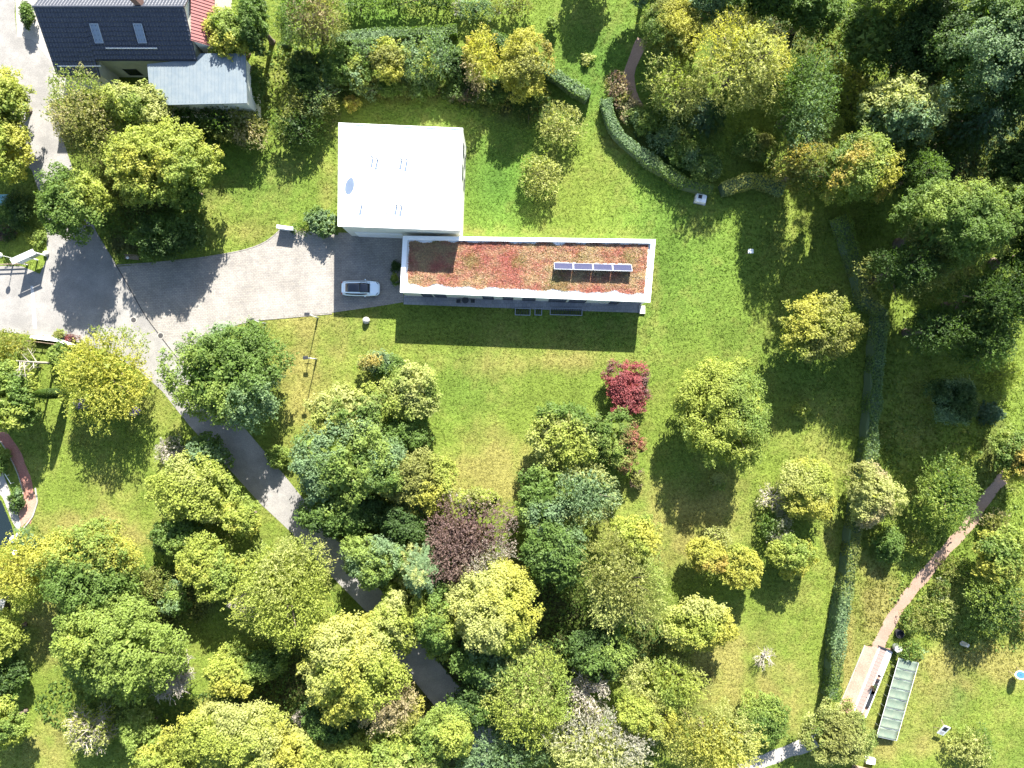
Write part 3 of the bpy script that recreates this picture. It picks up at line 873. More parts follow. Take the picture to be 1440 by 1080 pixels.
MB().tube((0, 0.12, 0.5), (0, 0.62, 1.1), 0.02, n=6).tube((0, 0.58, 1.08), (0, 0.70, 1.16), 0.05, n=8).build("feed_arm", M['greymetal'], t)

# ------------------------------------------------------------------ long building with the sedum roof
ZL = 3.85
rp = [tuple(P(x, y, ZL))[:2] for x, y in ((566.5, 331.5), (922, 336.5), (914.5, 425), (562.5, 411))]
rp[0] = (rp[0][0], rp[0][1])
o = ((rp[0][0] + rp[2][0]) / 2, (rp[0][1] + rp[2][1]) / 2)
lb = thing("long_building", (o[0], o[1], 0), "long low building with red sedum planting on its flat roof", "building")
lp = local(rp, o)
inn = quad_in(lp, [0.46, 0.50, 0.34, 0.55])
m_ = MB(); ring(m_, lp, inn, ZL - 0.66, ZL); m_.build("parapet", M['coping'], lb)
MB().prism(quad_in(lp, 0.40), ZL - 0.66, ZL - 0.44).build("roof_deck", M['white'], lb)
wl = quad_in(lp, [0.05, 0.1, 0.07, 0.08])
# the south east corner stands open on posts
cut = 3.4
A_, B_, C_, D_ = [Vector(p) for p in wl]
tS = (C_ - D_).normalized(); 
wl2 = [tuple(A_), tuple(B_), tuple(B_.lerp(C_, 0.72)), tuple(B_.lerp(C_, 0.72) - tS * cut), tuple(C_ - tS * cut), tuple(D_)]
MB().prism(wl2[:3] + wl2[3:], 0, ZL - 0.66).build("wall", M['render'], lb)
s0, s1 = tuple(D_), tuple(C_ - tS * cut); Lf = (Vector(s1) - Vector(s0)).length
def fx(px): return (px - 568) * S * 0.965 / Lf
facade(lb, s0, s1, 0, [(fx(594), fx(609), 0.1, 2.9), (fx(612), fx(629), 0.1, 2.9), (fx(681), fx(697), 0.1, 2.9), (fx(710), fx(725), 0.1, 2.9), (fx(738), fx(757), 0.1, 2.9),
                       (fx(776), fx(801), 0.1, 2.9), (fx(805), fx(829), 0.1, 2.9), (fx(863), fx(876), 0.1, 2.9)])
for k, (f, name) in enumerate(((0.15, 'p'), (1.0, 'q'))):
    c = C_ - tS * 0.35 - (0.0 if k else 0.0) * tS + Vector((0, 0.15 + 0.0)) if k == 0 else C_.lerp(B_, 0.12) - tS * 1.15
    MB().box(-0.09, 0.09, -0.09, 0.09, 0, ZL - 0.66, c=(c.x, c.y, 0)).build("post", M['whitepaint'], lb)
MB().box(-0.30, 0.42, -0.95, 0.05, 0.0, 0.22, c=(C_.x - 0.25, C_.y - 0.12, 0)).build("doorstep", M['stone'], lb)

# sedum: real cushions of plants, red and straw in patches
sed = quad_in(lp, [0.62, 0.80, 1.08, 0.82])
r = np.random.default_rng(42)
xs = np.array([p[0] for p in sed]); ys = np.array([p[1] for p in sed])
N = 44000
x = r.uniform(xs.min() - .2, xs.max() + .2, N); y = r.uniform(ys.min() - .3, ys.max(), N)
ok = in_poly(x, y + 0.16 * wob(x, y, 11, 2.6), sed); x = x[ok]; y = y[ok]
wx = (x + o[0]) / S + 720
red = 0.55 * wob(x, y, 12, 0.8) + 0.5 * wob(x, y, 13, 2.0) + 0.55 * np.exp(-((wx - 700) / 45) ** 2) - 0.35 * np.exp(-((wx - 600) / 28) ** 2) - 0.25 * np.exp(-((wx - 880) / 30) ** 2)
edge = np.exp(-np.abs(y - ys.min()) / 0.5) ; red = red + 0.9 * edge + r.normal(0, 0.45, len(x))
w = 1 / (1 + np.exp(-2.2 * red)); w = w[:, None]
c = np.array([0.46, 0.37, 0.235]) * (1 - w) + np.array([0.43, 0.17, 0.145]) * w
gn = (wob(x, y, 14, 0.9) + r.normal(0, .3, len(x)) > 1.0)[:, None]
c = np.where(gn, c * 0.5 + np.array([0.20, 0.20, 0.05]) * 0.5, c) * r.uniform(0.65, 1.35, (len(x), 1))
n = len(x); zb = ZL - 0.44
hump = 0.05 + 0.035 * wob(x, y, 15, 3.4)
Q = np.zeros((n, 3, 3, 3))
for k in range(3):
    nn = unit(r.normal(0, 0.55, (n, 3)) + np.array([0, 0, 0.9])); a = unit(np.cross(nn, r.normal(0, 1, (n, 3)))); b = np.cross(nn, a)
    cpos = np.stack([x + r.normal(0, 0.05, n), y + r.normal(0, 0.05, n), zb + np.maximum(0.02, hump + r.uniform(0, 0.06, n))], 1)
    s_ = r.uniform(0.7, 1.3, n)
    Q[:, k] = leaf_quads(cpos, a, b, 0.19 * s_, 0.15 * s_).reshape(n, 3, 3)
so = link(bpy.data.objects.new("sedum", np_mesh("sedum", Q.reshape(-1, 3), 3, np.repeat(c, 3, 0), M['leaf'])), lb)
so['kind'] = 'stuff'
MB().prism(quad_in(sed, 0.25), zb + 0.002, zb + 0.022).build("substrate", mat("substrate", (0.12, 0.075, 0.05), 1, noise=(3, (0.09, 0.07, 0.035), 1)), lb)

# solar collectors: a rack of four on the sedum
pr = P(834, 376, ZL); 
rk = thing("solar_rack", (pr.x, pr.y, ZL - 0.42), "row of four tilted solar collectors standing on the sedum roof", "solar panels", rz=math.radians(-1.6))
for k in range(4):
    x0 = (-2 + k) * 2.33; x1 = x0 + 2.27
    T = Matrix.Rotation(math.radians(-42), 3, 'X')
    pn = MB().box(x0 + .05, x1 - .05, -0.55, 0.55, 0.0, 0.03, tilt=T, c=(0, 0, 0.60)).build("solar_panel", M['pvpanel'], rk)
    fm = MB()
    for q in ((x0, x1, -0.60, -0.55), (x0, x1, 0.55, 0.60), (x0, x0 + .05, -.55, .55), (x1 - .05, x1, -.55, .55)):
        fm.box(q[0], q[1], q[2], q[3], -0.03, 0.05, tilt=T, c=(0, 0, 0.60))
    fm.build("frame", M['greymetal'], pn)
    for xx in (x0 + 0.12, x1 - 0.12):
        br = MB(); br.tube((xx, 0.40, 0.06), (xx, -0.42, 0.93), 0.025, n=6).tube((xx, -0.42, 0.93), (xx, -0.55, 0.04), 0.025, n=6).tube((xx, 0.42, 0.05), (xx, -0.58, 0.05), 0.025, n=6)
        br.build("bracket", M['greymetal'], rk)
MB().box(-4.6, 4.6, 0.42, 0.58, 0.03, 0.12).build("foot_rail", M['whitepaint'], rk)

# ------------------------------------------------------------------ house with the dark tiled roof, its grey and red sheet roofs
ox, oy = -45.0, 42.2
hs = thing("tiled_house", (ox, oy, 0), "house with a steep dark tiled roof and two skylights", "house")
X0, X1, XM1, XM2 = -53.6 - ox, -36.7 - ox, -48.5 - ox, -41.3 - ox
SL = 0.70; ZT = 8.8
def zs(y): return ZT - SL * abs(y)
yA, yB = 36.3 - oy, 37.76 - oy
parts = [(X0, XM1, yA), (XM1, X1, yB)]
m_ = MB()
for x0, x1, ye in parts:
    m_.add([(x0, 0, ZT - .22), (x1, 0, ZT - .22), (x1, ye, zs(ye) - .22), (x0, ye, zs(ye) - .22), (x0, 0, ZT - .05), (x1, 0, ZT - .05), (x1, ye, zs(ye) - .05), (x0, ye, zs(ye) - .05)],
           [(0, 3, 2, 1)[::-1], (4, 7, 6, 5), (0, 1, 5, 4), (1, 2, 6, 5), (2, 3, 7, 6), (3, 0, 4, 7)])
yN = 4.3
m_.add([(X0, 0.002, ZT - .22), (X1, 0.002, ZT - .22), (X1, yN, zs(yN) - .22), (X0, yN, zs(yN) - .22), (X0, 0.002, ZT - .05), (X1, 0.002, ZT - .05), (X1, yN, zs(yN) - .05), (X0, yN, zs(yN) - .05)],
       [(0, 1, 2, 3), (4, 5, 6, 7), (0, 4, 5, 1), (1, 5, 6, 2), (2, 6, 7, 3), (3, 7, 4, 0)])
roof = m_.build("roof", M['tile'], hs)
# tiles, each a curved piece lapping the one below
tl = []
def tiles(x0, x1, ye, sgn):
    ln = abs(ye); rows = int(ln / math.cos(math.atan(SL)) / 0.52); 
    for j in range(rows + 1):
        ya = j / (rows + 1) * ln; yb = (j + 1.12) / (rows + 1) * ln
        yb = min(yb, ln + 0.08)
        nxx = int((x1 - x0) / 0.36); w_ = (x1 - x0) / nxx
        for i in range(nxx):
            xa = x0 + i * w_
            prof = [(0, 0.0), (0.30, 0.02), (0.62, 0.17), (1.0, 0.0)]
            rowz = [(xa + u * w_, sgn * ya, ZT - SL * ya - 0.06 + hz * .25) for u, hz in prof] + [(xa + u * w_, sgn * yb, ZT - SL * yb + 0.03 + hz) for u, hz in prof] + [(xa + u * w_, sgn * (yb + .003), ZT - SL * yb - 0.05) for u, hz in prof]
            tl.append(rowz)
tiles(X0 + .02, XM1, yA, -1); tiles(XM1, X1 - .02, yB, -1); tiles(X0 + .02, X1 - .02, yN, 1)
tm = MB()
for t_ in tl:
    tm.add(t_, [(i, i + 1, 5 + i, 4 + i) for i in range(3)] + [(4 + i, 5 + i, 9 + i, 8 + i) for i in range(3)])
ti = tm.build("roof_tile", M['tile'], hs); ti['kind'] = 'stuff'
MB().tube((X0, 0, ZT + .0), (X1, 0, ZT + .0), 0.14, n=10).build("ridge_cap", M['tile'], hs)
MB().prism([(X0 + .3, -0.01 + yB + .35), (XM1, yB + .35), (XM1, yB + .35 - 0.001), (X1 - .3, yB + .35), (X1 - .3, yN - .4), (X0 + .3, yN - .4)], 0, 5.2).build("wall", mat("greenish_render", (0.42, 0.45, 0.38), 0.9, noise=(1, (0.33, 0.36, 0.30), .8)), hs)
MB().prism([(X0 + .3, yA + .35), (XM1 - .3, yA + .35), (XM1 - .3, yB + .36), (X0 + .3, yB + .36)], 0, 4.3).build("wall", M['render'], hs)
for xx in (X0 + .3, X1 - .34):
    m_ = MB(); m_.add([(xx, yB + .3, 5.2), (xx, yN - .3, 5.2), (xx, 0, ZT - .25), (xx + .04, yB + .3, 5.2), (xx + .04, yN - .3, 5.2), (xx + .04, 0, ZT - .25)],
                      [(0, 2, 1), (3, 4, 5), (0, 1, 4, 3), (1, 2, 5, 4), (2, 0, 3, 5)])
    m_.build("gable", M['render'], hs)
facade(hs, (XM1 + 1, yB + .35), (X1 - 4, yB + .35), 0, [(0.05, 0.3, 0.6, 2.3), (0.5, 0.8, 0.1, 2.3)])
Ts = Matrix.Rotation(math.atan(SL), 3, 'X')
for px_ in (136.5, 197.5):
    zc = 7.25; q = P(px_, 57, zc); yy = -(ZT - zc) / SL; xx = q.x - ox
    sk = MB()
    for qd in ((-.50, .50, .95, 1.02), (-.50, .50, -1.02, -.95), (-.50, -.42, -.95, .95), (.42, .50, -.95, .95)):
        sk.box(qd[0], qd[1], qd[2], qd[3], 0.02, 0.16, tilt=Ts, c=(xx, yy, zc))
    sk = sk.build("skylight", M['greymetal'], hs)
    MB().box(-.42, .42, -.95, .95, 0.05, 0.12, tilt=Ts, c=(xx, yy, zc)).build("pane", M['skylight'], sk)
for (xa, xb, pyy) in ((82, 143, 94.5), (150, 222, 73.5)):
    z_ = 5.2 if pyy > 80 else 6.3
    y_ = -(ZT - z_) / SL
    a = P(xa, 0, z_).x - ox; b2 = P(xb, 0, z_).x - ox
    MB().box(a, b2, y_ - .03, y_ + .05, z_ + .10, z_ + .24).build("snow_guard", M['whitepaint'], hs)
for (xa, xb, ye) in ((X0, XM1, yA), (XM1 + .05, X1, yB)):
    MB().box(xa, xb, ye - .16, ye - .03, zs(ye) - .18, zs(ye) - .06).build("gutter", M['darkmetal'], hs)
ch = MB().box(-.35, .35, .1, .9, 8.3, 10.1, c=(P(190, 4, 9.5).x - ox, 0, 0)).build("chimney", mat("chimney_brick", (0.12, 0.07, 0.06), .9, noise=(9, (0.2, 0.12, 0.1), .7)), hs)
MB().tube((0, .5, 10.1), (0, .5, 10.5), .15, n=10).build("flue", M['darkmetal'], ch).location = (P(190, 4, 9.5).x - ox, 0, 0)

zA = 5.5
ap = [tuple(P(x_, y_, zA))[:2] for x_, y_ in ((207, 90), (274, 83), (282, 75), (345, 75), (347.5, 145), (212, 148))]
an = thing("annexe", (ap[4][0], ap[4][1], 0), "flat roofed annexe with pale blue grey sheet roof beside the tiled house", "annexe")
lo = local(ap, ap[4])
MB().prism(lo, zA - .2, zA).build("roof", M['bluesheet'], an)
MB().prism(quad_in(lo, 0.3), 0, zA - .2).build("wall", M['render'], an)
xs_ = [p[0] for p in lo]; k = int((max(xs_) - min(xs_)) / 0.42)
for i in range(k):
    xx = min(xs_) + 0.3 + i * 0.42
    yt = lo[2][1] if xx > lo[2][0] else lo[1][1] + (lo[0][1] - lo[1][1]) * (xx - lo[1][0]) / (lo[0][0] - lo[1][0])
    yb = lo[4][1]
    MB().box(xx - .02, xx + .02, yb + .12, yt - .12, zA - .001, zA + .035).build("roof_rib", M['bluesheet'], an)
rp_ = [(-36.72, 48.5), (-34.7, 48.5), (-34.7, 39.3), (-36.72, 39.3)]
rr = thing("lean_to", (rp_[2][0], rp_[2][1], 0), "narrow lean-to under red ribbed sheeting at the gable of the tiled house", "lean-to")
lo = local(rp_, rp_[2])
MB().prism(quad_in(lo, .1), 0, [6.8, 5.25, 5.25, 6.8]).build("wall", M['render'], rr)
m_ = MB(); z_ = [7.0, 5.4, 5.4, 7.0]
m_.add([(lo[i][0], lo[i][1], z_[i] - .08) for i in range(4)] + [(lo[i][0], lo[i][1], z_[i]) for i in range(4)], [(0, 1, 2, 3), (4, 5, 6, 7)[::-1], (0, 4, 5, 1), (1, 5, 6, 2), (2, 6, 7, 3), (3, 7, 4, 0)])
m_.build("roof", M['redsheet'], rr)
for i in range(24):
    yy = 0.15 + i * 0.38
    MB().add([(lo[0][0], yy - .05, 7.0), (lo[1][0], yy - .05, 5.4), (lo[1][0], yy + .05, 5.4), (lo[0][0], yy + .05, 7.0), (lo[0][0], yy, 7.08), (lo[1][0], yy, 5.48)],
             [(0, 1, 5, 4), (2, 3, 4, 5), (1, 2, 5), (0, 4, 3)]).build("roof_rib", M['redsheet'], rr)

# ------------------------------------------------------------------ low walls
def wall_thing(label, line, w, h, m, name="garden_wall", cat="wall", cap=None):
    pts = px_line(line)
    o0 = pts[0]; t = thing(name, (o0[0], o0[1], 0), label, cat)
    mb = MB(); cp = MB()
    for i in range(len(pts) - 1):
        a, b2 = Vector(pts[i]) - Vector(o0), Vector(pts[i + 1]) - Vector(o0); d = b2 - a
        mb.box(0, d.length, -w / 2, w / 2, 0, h, rz=math.atan2(d.y, d.x), c=(a.x, a.y, 0))
        cp.box(-.03, d.length + .03, -w / 2 - .04, w / 2 + .04, h, h + .06, rz=math.atan2(d.y, d.x), c=(a.x, a.y, 0))
    mb.build("wall_body", m, t); cp.build("coping", cap or M['coping'], t)
    return t
wall_thing("short white wall end where the drive meets the lawn", [(394, 321.5), (416, 324.5)], 0.32, 1.25, M['coping'])
wall_thing("low pale wall edging the side road above the garden", [(48, 474), (88, 479), (110, 487)], 0.30, 0.65, M['render'])
# ------------------------------------------------------------------ car
def loft(secs, closed_ends=True):
    k = len(secs[0]); vs = [v for s_ in secs for v in s_]
    fs = [(i * k + j, (i + 1) * k + j, (i + 1) * k + (j + 1) % k, i * k + (j + 1) % k) for i in range(len(secs) - 1) for j in range(k)]
    if closed_ends: fs += [tuple(range(k)), tuple(range((len(secs) - 1) * k, len(secs) * k))[::-1]]
    return vs, fs
cp = P(506.8, 405.3, 0.8)
car = thing("parked_car", (cp.x, cp.y, 0.02), "pale blue white hatchback with black glass roof parked on the drive", "car", rz=math.radians(-0.6))
st = [(-2.34, .55, .50, .78), (-2.28, .74, .36, .92), (-2.05, .88, .28, 1.00), (-1.6, .945, .22, .97), (-.9, .96, .20, .95), (0, .96, .20, .93), (.8, .96, .20, .92), (1.3, .955, .22, .90), (1.7, .93, .26, .84), (2.05, .85, .30, .77), (2.26, .70, .36, .69), (2.36, .48, .44, .60)]
secs = []
for x_, w_, zb_, zt_ in st:
    secs.append([(x_, -w_ * .92, zb_), (x_, -w_, zb_ + (zt_ - zb_) * .35), (x_, -w_ * .985, zb_ + (zt_ - zb_) * .75), (x_, -w_ * .86, zt_), (x_, -w_ * .4, zt_ + .03), (x_, w_ * .4, zt_ + .03), (x_, w_ * .86, zt_), (x_, w_ * .985, zb_ + (zt_ - zb_) * .75), (x_, w_, zb_ + (zt_ - zb_) * .35), (x_, w_ * .92, zb_)])
v_, f_ = loft(secs); o_ = MB().add(v_, f_).build("body", M['carpaint'], car, smooth=True)
md = o_.modifiers.new("smooth", 'SUBSURF'); md.levels = 2; md.render_levels = 2
gh = [(-2.02, .66, 1.03, 1.04), (-1.75, .72, .98, 1.22), (-1.2, .77, .95, 1.40), (-.5, .79, .95, 1.46), (.1, .79, .94, 1.44), (.45, .77, .94, 1.36), (.9, .73, .93, 1.14), (1.22, .70, .92, .94)]
secs = [[(x_, -w_ - .06, zb_ - .05), (x_, -w_ * .90, zb_ + (zt_ - zb_) * .8), (x_, -w_ * .72, zt_), (x_, w_ * .72, zt_), (x_, w_ * .90, zb_ + (zt_ - zb_) * .8), (x_, w_ + .06, zb_ - .05)] for x_, w_, zb_, zt_ in gh]
v_, f_ = loft(secs); MB().add(v_, f_).build("cabin", M['carpaint'], car, smooth=True)
def cabin_patch(name, i0, i1, u0, u1, lift=.012, m='carglass'):
    vs_ = []
    for x_, w_, zb_, zt_ in gh[i0:i1 + 1]:
        for u in np.linspace(u0, u1, 7):
            vs_.append((x_, w_ * .72 * u, zt_ + lift + .02 * (1 - u * u)))
    n_ = i1 - i0 + 1
    fs_ = [(i * 7 + j, (i + 1) * 7 + j, (i + 1) * 7 + j + 1, i * 7 + j + 1) for i in range(n_ - 1) for j in range(6)]
    b_ = MB().add(vs_, fs_).build(name, M[m], car, smooth=True)
    sd = b_.modifiers.new("t", 'SOLIDIFY'); sd.thickness = .01
cabin_patch("windscreen", 4, 7, -1.08, 1.08, .015)
cabin_patch("glass_roof", 1, 4, -.98, .98, .022)
for sg in (-1, 1):
    sw = MB(); vs_ = []
    for x_, w_, zb_, zt_ in gh[1:7]:
        vs_ += [(x_, sg * (w_ + .055), zb_ + .0), (x_, sg * (w_ * .90 + .02), zb_ + (zt_ - zb_) * .76)]
    b_ = sw.add(vs_, [(2 * i, 2 * i + 1, 2 * i + 3, 2 * i + 2) for i in range(5)]).build("side_window", M['carglass'], car)
    sd = b_.modifiers.new("t", 'SOLIDIFY'); sd.thickness = .012; sd.offset = 0
    MB().lathe([(.02, -.06), (.07, -.04), (.09, .02), (.05, .06), (.01, .07)], c=(.62, sg * 1.03, .98), n=10).build("mirror", M['carpaint'], car, smooth=True)
    MB().box(-.16, .20, -.05, .05, -.03, .03, rz=-sg * .75, c=(2.05, sg * .66, .765)).build("headlight", mat("lamp_glass", (.25, .27, .3), .1), car, bevel=.015)
    MB().box(-.05, .05, -.22, .22, -.03, .03, rz=sg * .35, c=(-2.20, sg * .58, .90)).build("tail_light", mat("tail_red", (.30, .02, .02), .2), car, bevel=.015)
    for x_ in (-1.45, 1.42):
        Rw = Matrix.Rotation(math.radians(90), 3, 'X')
        wh = MB().lathe([(.20, -.11), (.33, -.11), (.345, -.06), (.345, .06), (.33, .11), (.20, .11)], c=(x_, sg * .84, .345), n=20, R=Rw).build("wheel", M['rubber'], car, smooth=True)
        MB().lathe([(.02, -.115), (.20, -.112), (.20, .112), (.02, .115)], c=(x_, sg * .845, .345), n=12, R=Rw).build("rim", M['greymetal'], wh)
MB().box(-2.33, -2.30, -.26, .26, .62, .73).build("number_plate", M['whitepaint'], car)

# ------------------------------------------------------------------ lamp posts
def street_lamp(px, py, label, h=4.6, az=0.0):
    p = P(px, py)
    t = thing("street_lamp", (p.x, p.y, 0), label, "street lamp", rz=az, group="white post lamps beside the drive and paths")
    MB().lathe([(.11, 0), (.11, .9), (.075, 1.0), (.07, 1.02)], n=12).build("pole_base", M['greymetal'], t)
    MB().tube((0, 0, 1.0), (0, 0, h), .06, .045, n=10).build("pole", M['whitepaint'], t)
    MB().tube((-.42, 0, h - .85), (.42, 0, h - .85), .035, n=8).build("crossbar", M['greymetal'], t)
    MB().box(-.30, .30, -.20, .20, h, h + .16).build("lamp_head", M['darkmetal'], t, bevel=.03)
    MB().box(-.24, .24, -.14, .14, h - .03, h - .001).build("diffuser", M['whitepaint'], t)
street_lamp(447, 447, "street lamp by the lawn corner close under the paved drive")
street_lamp(445, 505, "street lamp standing in the dry lawn, its whole shadow on grass", az=.1)
street_lamp(373, 455, "street lamp whose shadow runs into the large round oak crown", az=.2)
street_lamp(1205, 101, "street lamp in ferny brush between tall trees, far from the drive", az=.9)
p = P(21, 364)
t = thing("globe_lamp", (p.x, p.y, 0), "short garden lamp with a round white globe by the side road", "lamp")
MB().tube((0, 0, 0), (0, 0, 2.35), .04, n=8).build("pole", M['whitepaint'], t)
MB().lathe([(.05, 2.3), (.2, 2.38), (.29, 2.55), (.26, 2.72), (.14, 2.84), (.02, 2.88)], n=18).build("globe", M['whitepaint'], t, smooth=True)

# white notice board: two panels on posts under a small cap
p = P(52, 366)
nb_ = thing("notice_board", (p.x, p.y, 0), "white two panel notice board on posts beside the lane fork", "notice board", rz=math.radians(24))
for xx in (-1.35, 0.1, 1.35): MB().box(xx - .06, xx + .06, -.06, .06, 0, 2.5).build("post", M['whitepaint'], nb_)
MB().box(-1.30, .04, -.03, .03, .9, 2.3, c=(0, 0, 0)).build("panel", M['whitepaint'], nb_)
pn = MB().box(.16, 1.30, -.03, .03, .9, 2.3).build("panel", M['greymetal'], nb_)
MB().box(.30, 1.12, -.045, -.032, 1.2, 2.0).build("poster", mat("poster_print", (0.2, 0.22, 0.2), .6, noise=(8, (.5, .5, .45), 1)), pn)
MB().box(-1.5, 1.5, -.34, .34, 0, .06, tilt=Matrix.Rotation(math.radians(14), 3, 'X'), c=(0, 0, 2.55)).build("cap", M['whitepaint'], nb_)
p = P(66, 357)
tag(MB().lathe([(.30, 0), (.36, .18), (.30, .40), (.14, .52), (.02, .54)], c=(p.x, p.y, 0), n=14).build("boulder", M['stone'], None, smooth=True), "yellowish round stone at the lane fork by the notice board", "boulder")
p = P(515.5, 451)
b_ = MB().lathe([(.36, 0), (.45, .2), (.42, .45), (.28, .68), (.10, .78), (.02, .79)], c=(p.x, p.y, 0), n=18).build("boulder", M['stone'], None, smooth=True)
tag(b_, "rounded white boulder in the lawn below the parked car", "boulder")

def fence(label, line, h, gap, m, name="fence"):
    pts = smooth_line(px_line(line), gap); o0 = pts[0]
    t = thing(name, (o0[0], o0[1], 0), label, "fence")
    for i, q in enumerate(pts):
        MB().box(-.05, .05, -.05, .05, 0, h, c=(q[0] - o0[0], q[1] - o0[1], 0)).build("post", m, t)
        if i + 1 < len(pts):
            a = Vector(q) - Vector(o0); b2 = Vector(pts[i + 1]) - Vector(o0); d = b2 - a
            for zz in (h * .45, h * .85):
                MB().box(.05, d.length - .05, -.025, .025, zz - .06, zz + .06, rz=math.atan2(d.y, d.x), c=(a.x, a.y, 0)).build("rail", m, t)
    return t
fence("low weathered rail fence between garden and side road", [(-2, 373), (18, 372.5), (40, 371.5)], 0.9, 1.4, M['wood'])
fence("dark timber rail fence along the garden below the side road", [(46, 480), (80, 484), (98, 490)], 1.0, 1.5, M['wood'])

# bench under the trees by the drive
p = P(188, 363)
t = thing("garden_bench", (p.x, p.y, 0), "dark slatted bench in tree shade at the drive corner", "bench", rz=math.radians(-4))
for k in range(3): MB().box(-.85, .85, -.22 + k * .16, -.10 + k * .16, .42, .46).build("seat_slat", M['wood'], t)
for k in range(2): MB().box(-.85, .85, .27, .30, .58 + k * .16, .70 + k * .16).build("back_slat", M['wood'], t)
for xx in (-.7, .7): MB().box(xx - .04, xx + .04, -.22, -.15, 0, .42).box(xx - .04, xx + .04, .22, .30, 0, .74).build("leg", M['darkmetal'], t)
p = P(183, 363.5)
t2 = thing("bag", (p.x, p.y, .47), "small white bag lying on the shaded bench", "bag", rz=.6)
MB().lathe([(.10, 0), (.17, .05), (.16, .14), (.07, .20), (.02, .21)], n=10).build("pouch", M['whitepaint'], t2, smooth=True)
MB().tube((-.05, 0, .18), (0, 0, .27), .012, n=5).tube((0, 0, .27), (.05, 0, .18), .012, n=5).build("handle", M['blackplastic'], t2)

# manhole covers
for px_, py_, lb_ in ((188, 450, "round manhole cover in the asphalt lane near the channel"), (226, 472, "round manhole cover in the paved drive near the channel")):
    p = P(px_, py_)
    t = thing("manhole_cover", (p.x, p.y, 0.02), lb_, "manhole cover", group="manhole covers")
    MB().lathe([(.30, 0.001), (.42, .001), (.42, .012), (.30, .012)], n=28).build("ring", M['concrete'], t)
    MB().lathe([(.02, .012), (.02, .018), (.31, .018), (.31, .013)], n=28).build("cover", M['grate'], t)

# garden table with chairs by the shaded wall
p = P(655, 423)
t = thing("garden_table", (p.x, p.y, .03), "small round metal table on the shaded terrace", "table")
MB().lathe([(.02, .70), (.42, .70), (.42, .73), (.02, .73)], n=22).build("tabletop", M['darkmetal'], t)
for k in range(3):
    a = k * 2.1; MB().tube((.1 * math.cos(a), .1 * math.sin(a), .70), (.34 * math.cos(a), .34 * math.sin(a), 0), .02, n=6).build("leg", M['darkmetal'], t)
for px_, lb_ in ((645.5, "metal terrace chair on the drive side of the round table"), (665, "metal terrace chair on the solar panel side of the round table")):
    q = P(px_, 424); sg = 1 if px_ > 655 else -1
    t = thing("terrace_chair", (q.x, q.y, .03), lb_, "chair", rz=0 if sg < 0 else math.pi, group="terrace chairs")
    MB().box(-.22, .22, -.22, .22, .43, .46).build("seat", M['darkmetal'], t)
    MB().box(-.26, -.23, -.22, .22, .47, .88).build("backrest", M['darkmetal'], t)
    for xx in (-.2, .2):
        for yy in (-.2, .2): MB().tube((xx, yy, .43), (xx * 1.1, yy * 1.1, 0), .018, n=6).build("leg", M['darkmetal'], t)
# light wells in the lawn strip
for px_, w_, lb_ in ((735, 1.9, "metal framed light well nearest the terrace table"), (757, .9, "small metal framed light well between two wider ones"), (796, 4.0, "long metal framed light well along the shaded terrace")):
    p = P(px_, 438.5)
    t = thing("light_well", (p.x, p.y, 0), lb_, "light well", group="light wells along the terrace", rz=math.radians(-1.5))
    m_ = MB(); 
    for q in ((-w_ / 2, w_ / 2, .38, .44), (-w_ / 2, w_ / 2, -.44, -.38), (-w_ / 2, -w_ / 2 + .06, -.38, .38), (w_ / 2 - .06, w_ / 2, -.38, .38)): m_.box(*q, 0, .16)
    m_.build("frame", M['greymetal'], t)
    for k in range(int(w_ / .22)): MB().box(-w_ / 2 + .1 + k * .22, -w_ / 2 + .16 + k * .22, -.38, .38, .08, .13).build("bar", M['grate'], t)

# ------------------------------------------------------------------ things in the gardens
p = P(984, 281)
t = thing("garden_box", (p.x, p.y, 0), "white box with an open dark hatch beside the clipped hedge", "box", rz=math.radians(-12))
m_ = MB().box(-.62, .62, -.5, .5, .05, .75).build("box_body", M['whitepaint'], t, bevel=.03)
MB().box(-.40, .05, -.05, .38, .752, .78).build("hatch", M['blackplastic'], t)
MB().box(.10, .60, -.48, .48, .752, .84).build("lid", M['coping'], t)
MB().box(-.7, .8, -.58, .58, 0, .05).build("base", M['greymetal'], t)
p = P(1049, 357)
t = thing("bird_feeder", (p.x, p.y, 0), "slim wooden bird feeder with a white top at the shadow edge", "bird feeder")
MB().tube((0, 0, 0), (0, 0, 1.45), .05, n=8).build("post", M['wood'], t)
MB().box(-.25, .25, -.2, .2, 1.45, 1.5).build("tray", M['wood'], t)
for sx in (-.2, .2): MB().box(sx - .02, sx + .02, -.02, .02, 1.5, 1.75).build("support", M['wood'], t)
MB().prism([(-.32, -.26), (.32, -.26), (.32, .26), (-.32, .26)], 1.75, [1.8, 1.8, 1.8, 1.8]).build("roof", M['whitepaint'], t)
p = P(1098, 681)
t = thing("bird_house", (p.x, p.y, 0), "dark wooden bird house on a pole in the orchard", "bird house", rz=.3)
MB().tube((0, 0, 0), (0, 0, 1.3), .05, n=8).build("pole", M['wood'], t)
MB().box(-.28, .28, -.22, .22, 1.3, 1.7).build("house_body", M['wood'], t)
for sg in (-1, 1): MB().box(-.34, .34, -.02, .34, 0, .03, tilt=Matrix.Rotation(-.5, 3, 'X'), rz=0 if sg > 0 else math.pi, c=(0, 0, 1.86)).build("roof", M['darkmetal'], t)
p = P(1352, 904)
t = thing("stone_post", (p.x, p.y, 0), "leaning grey stone post at the rough edge of the target lawn", "stone post", rz=.7)
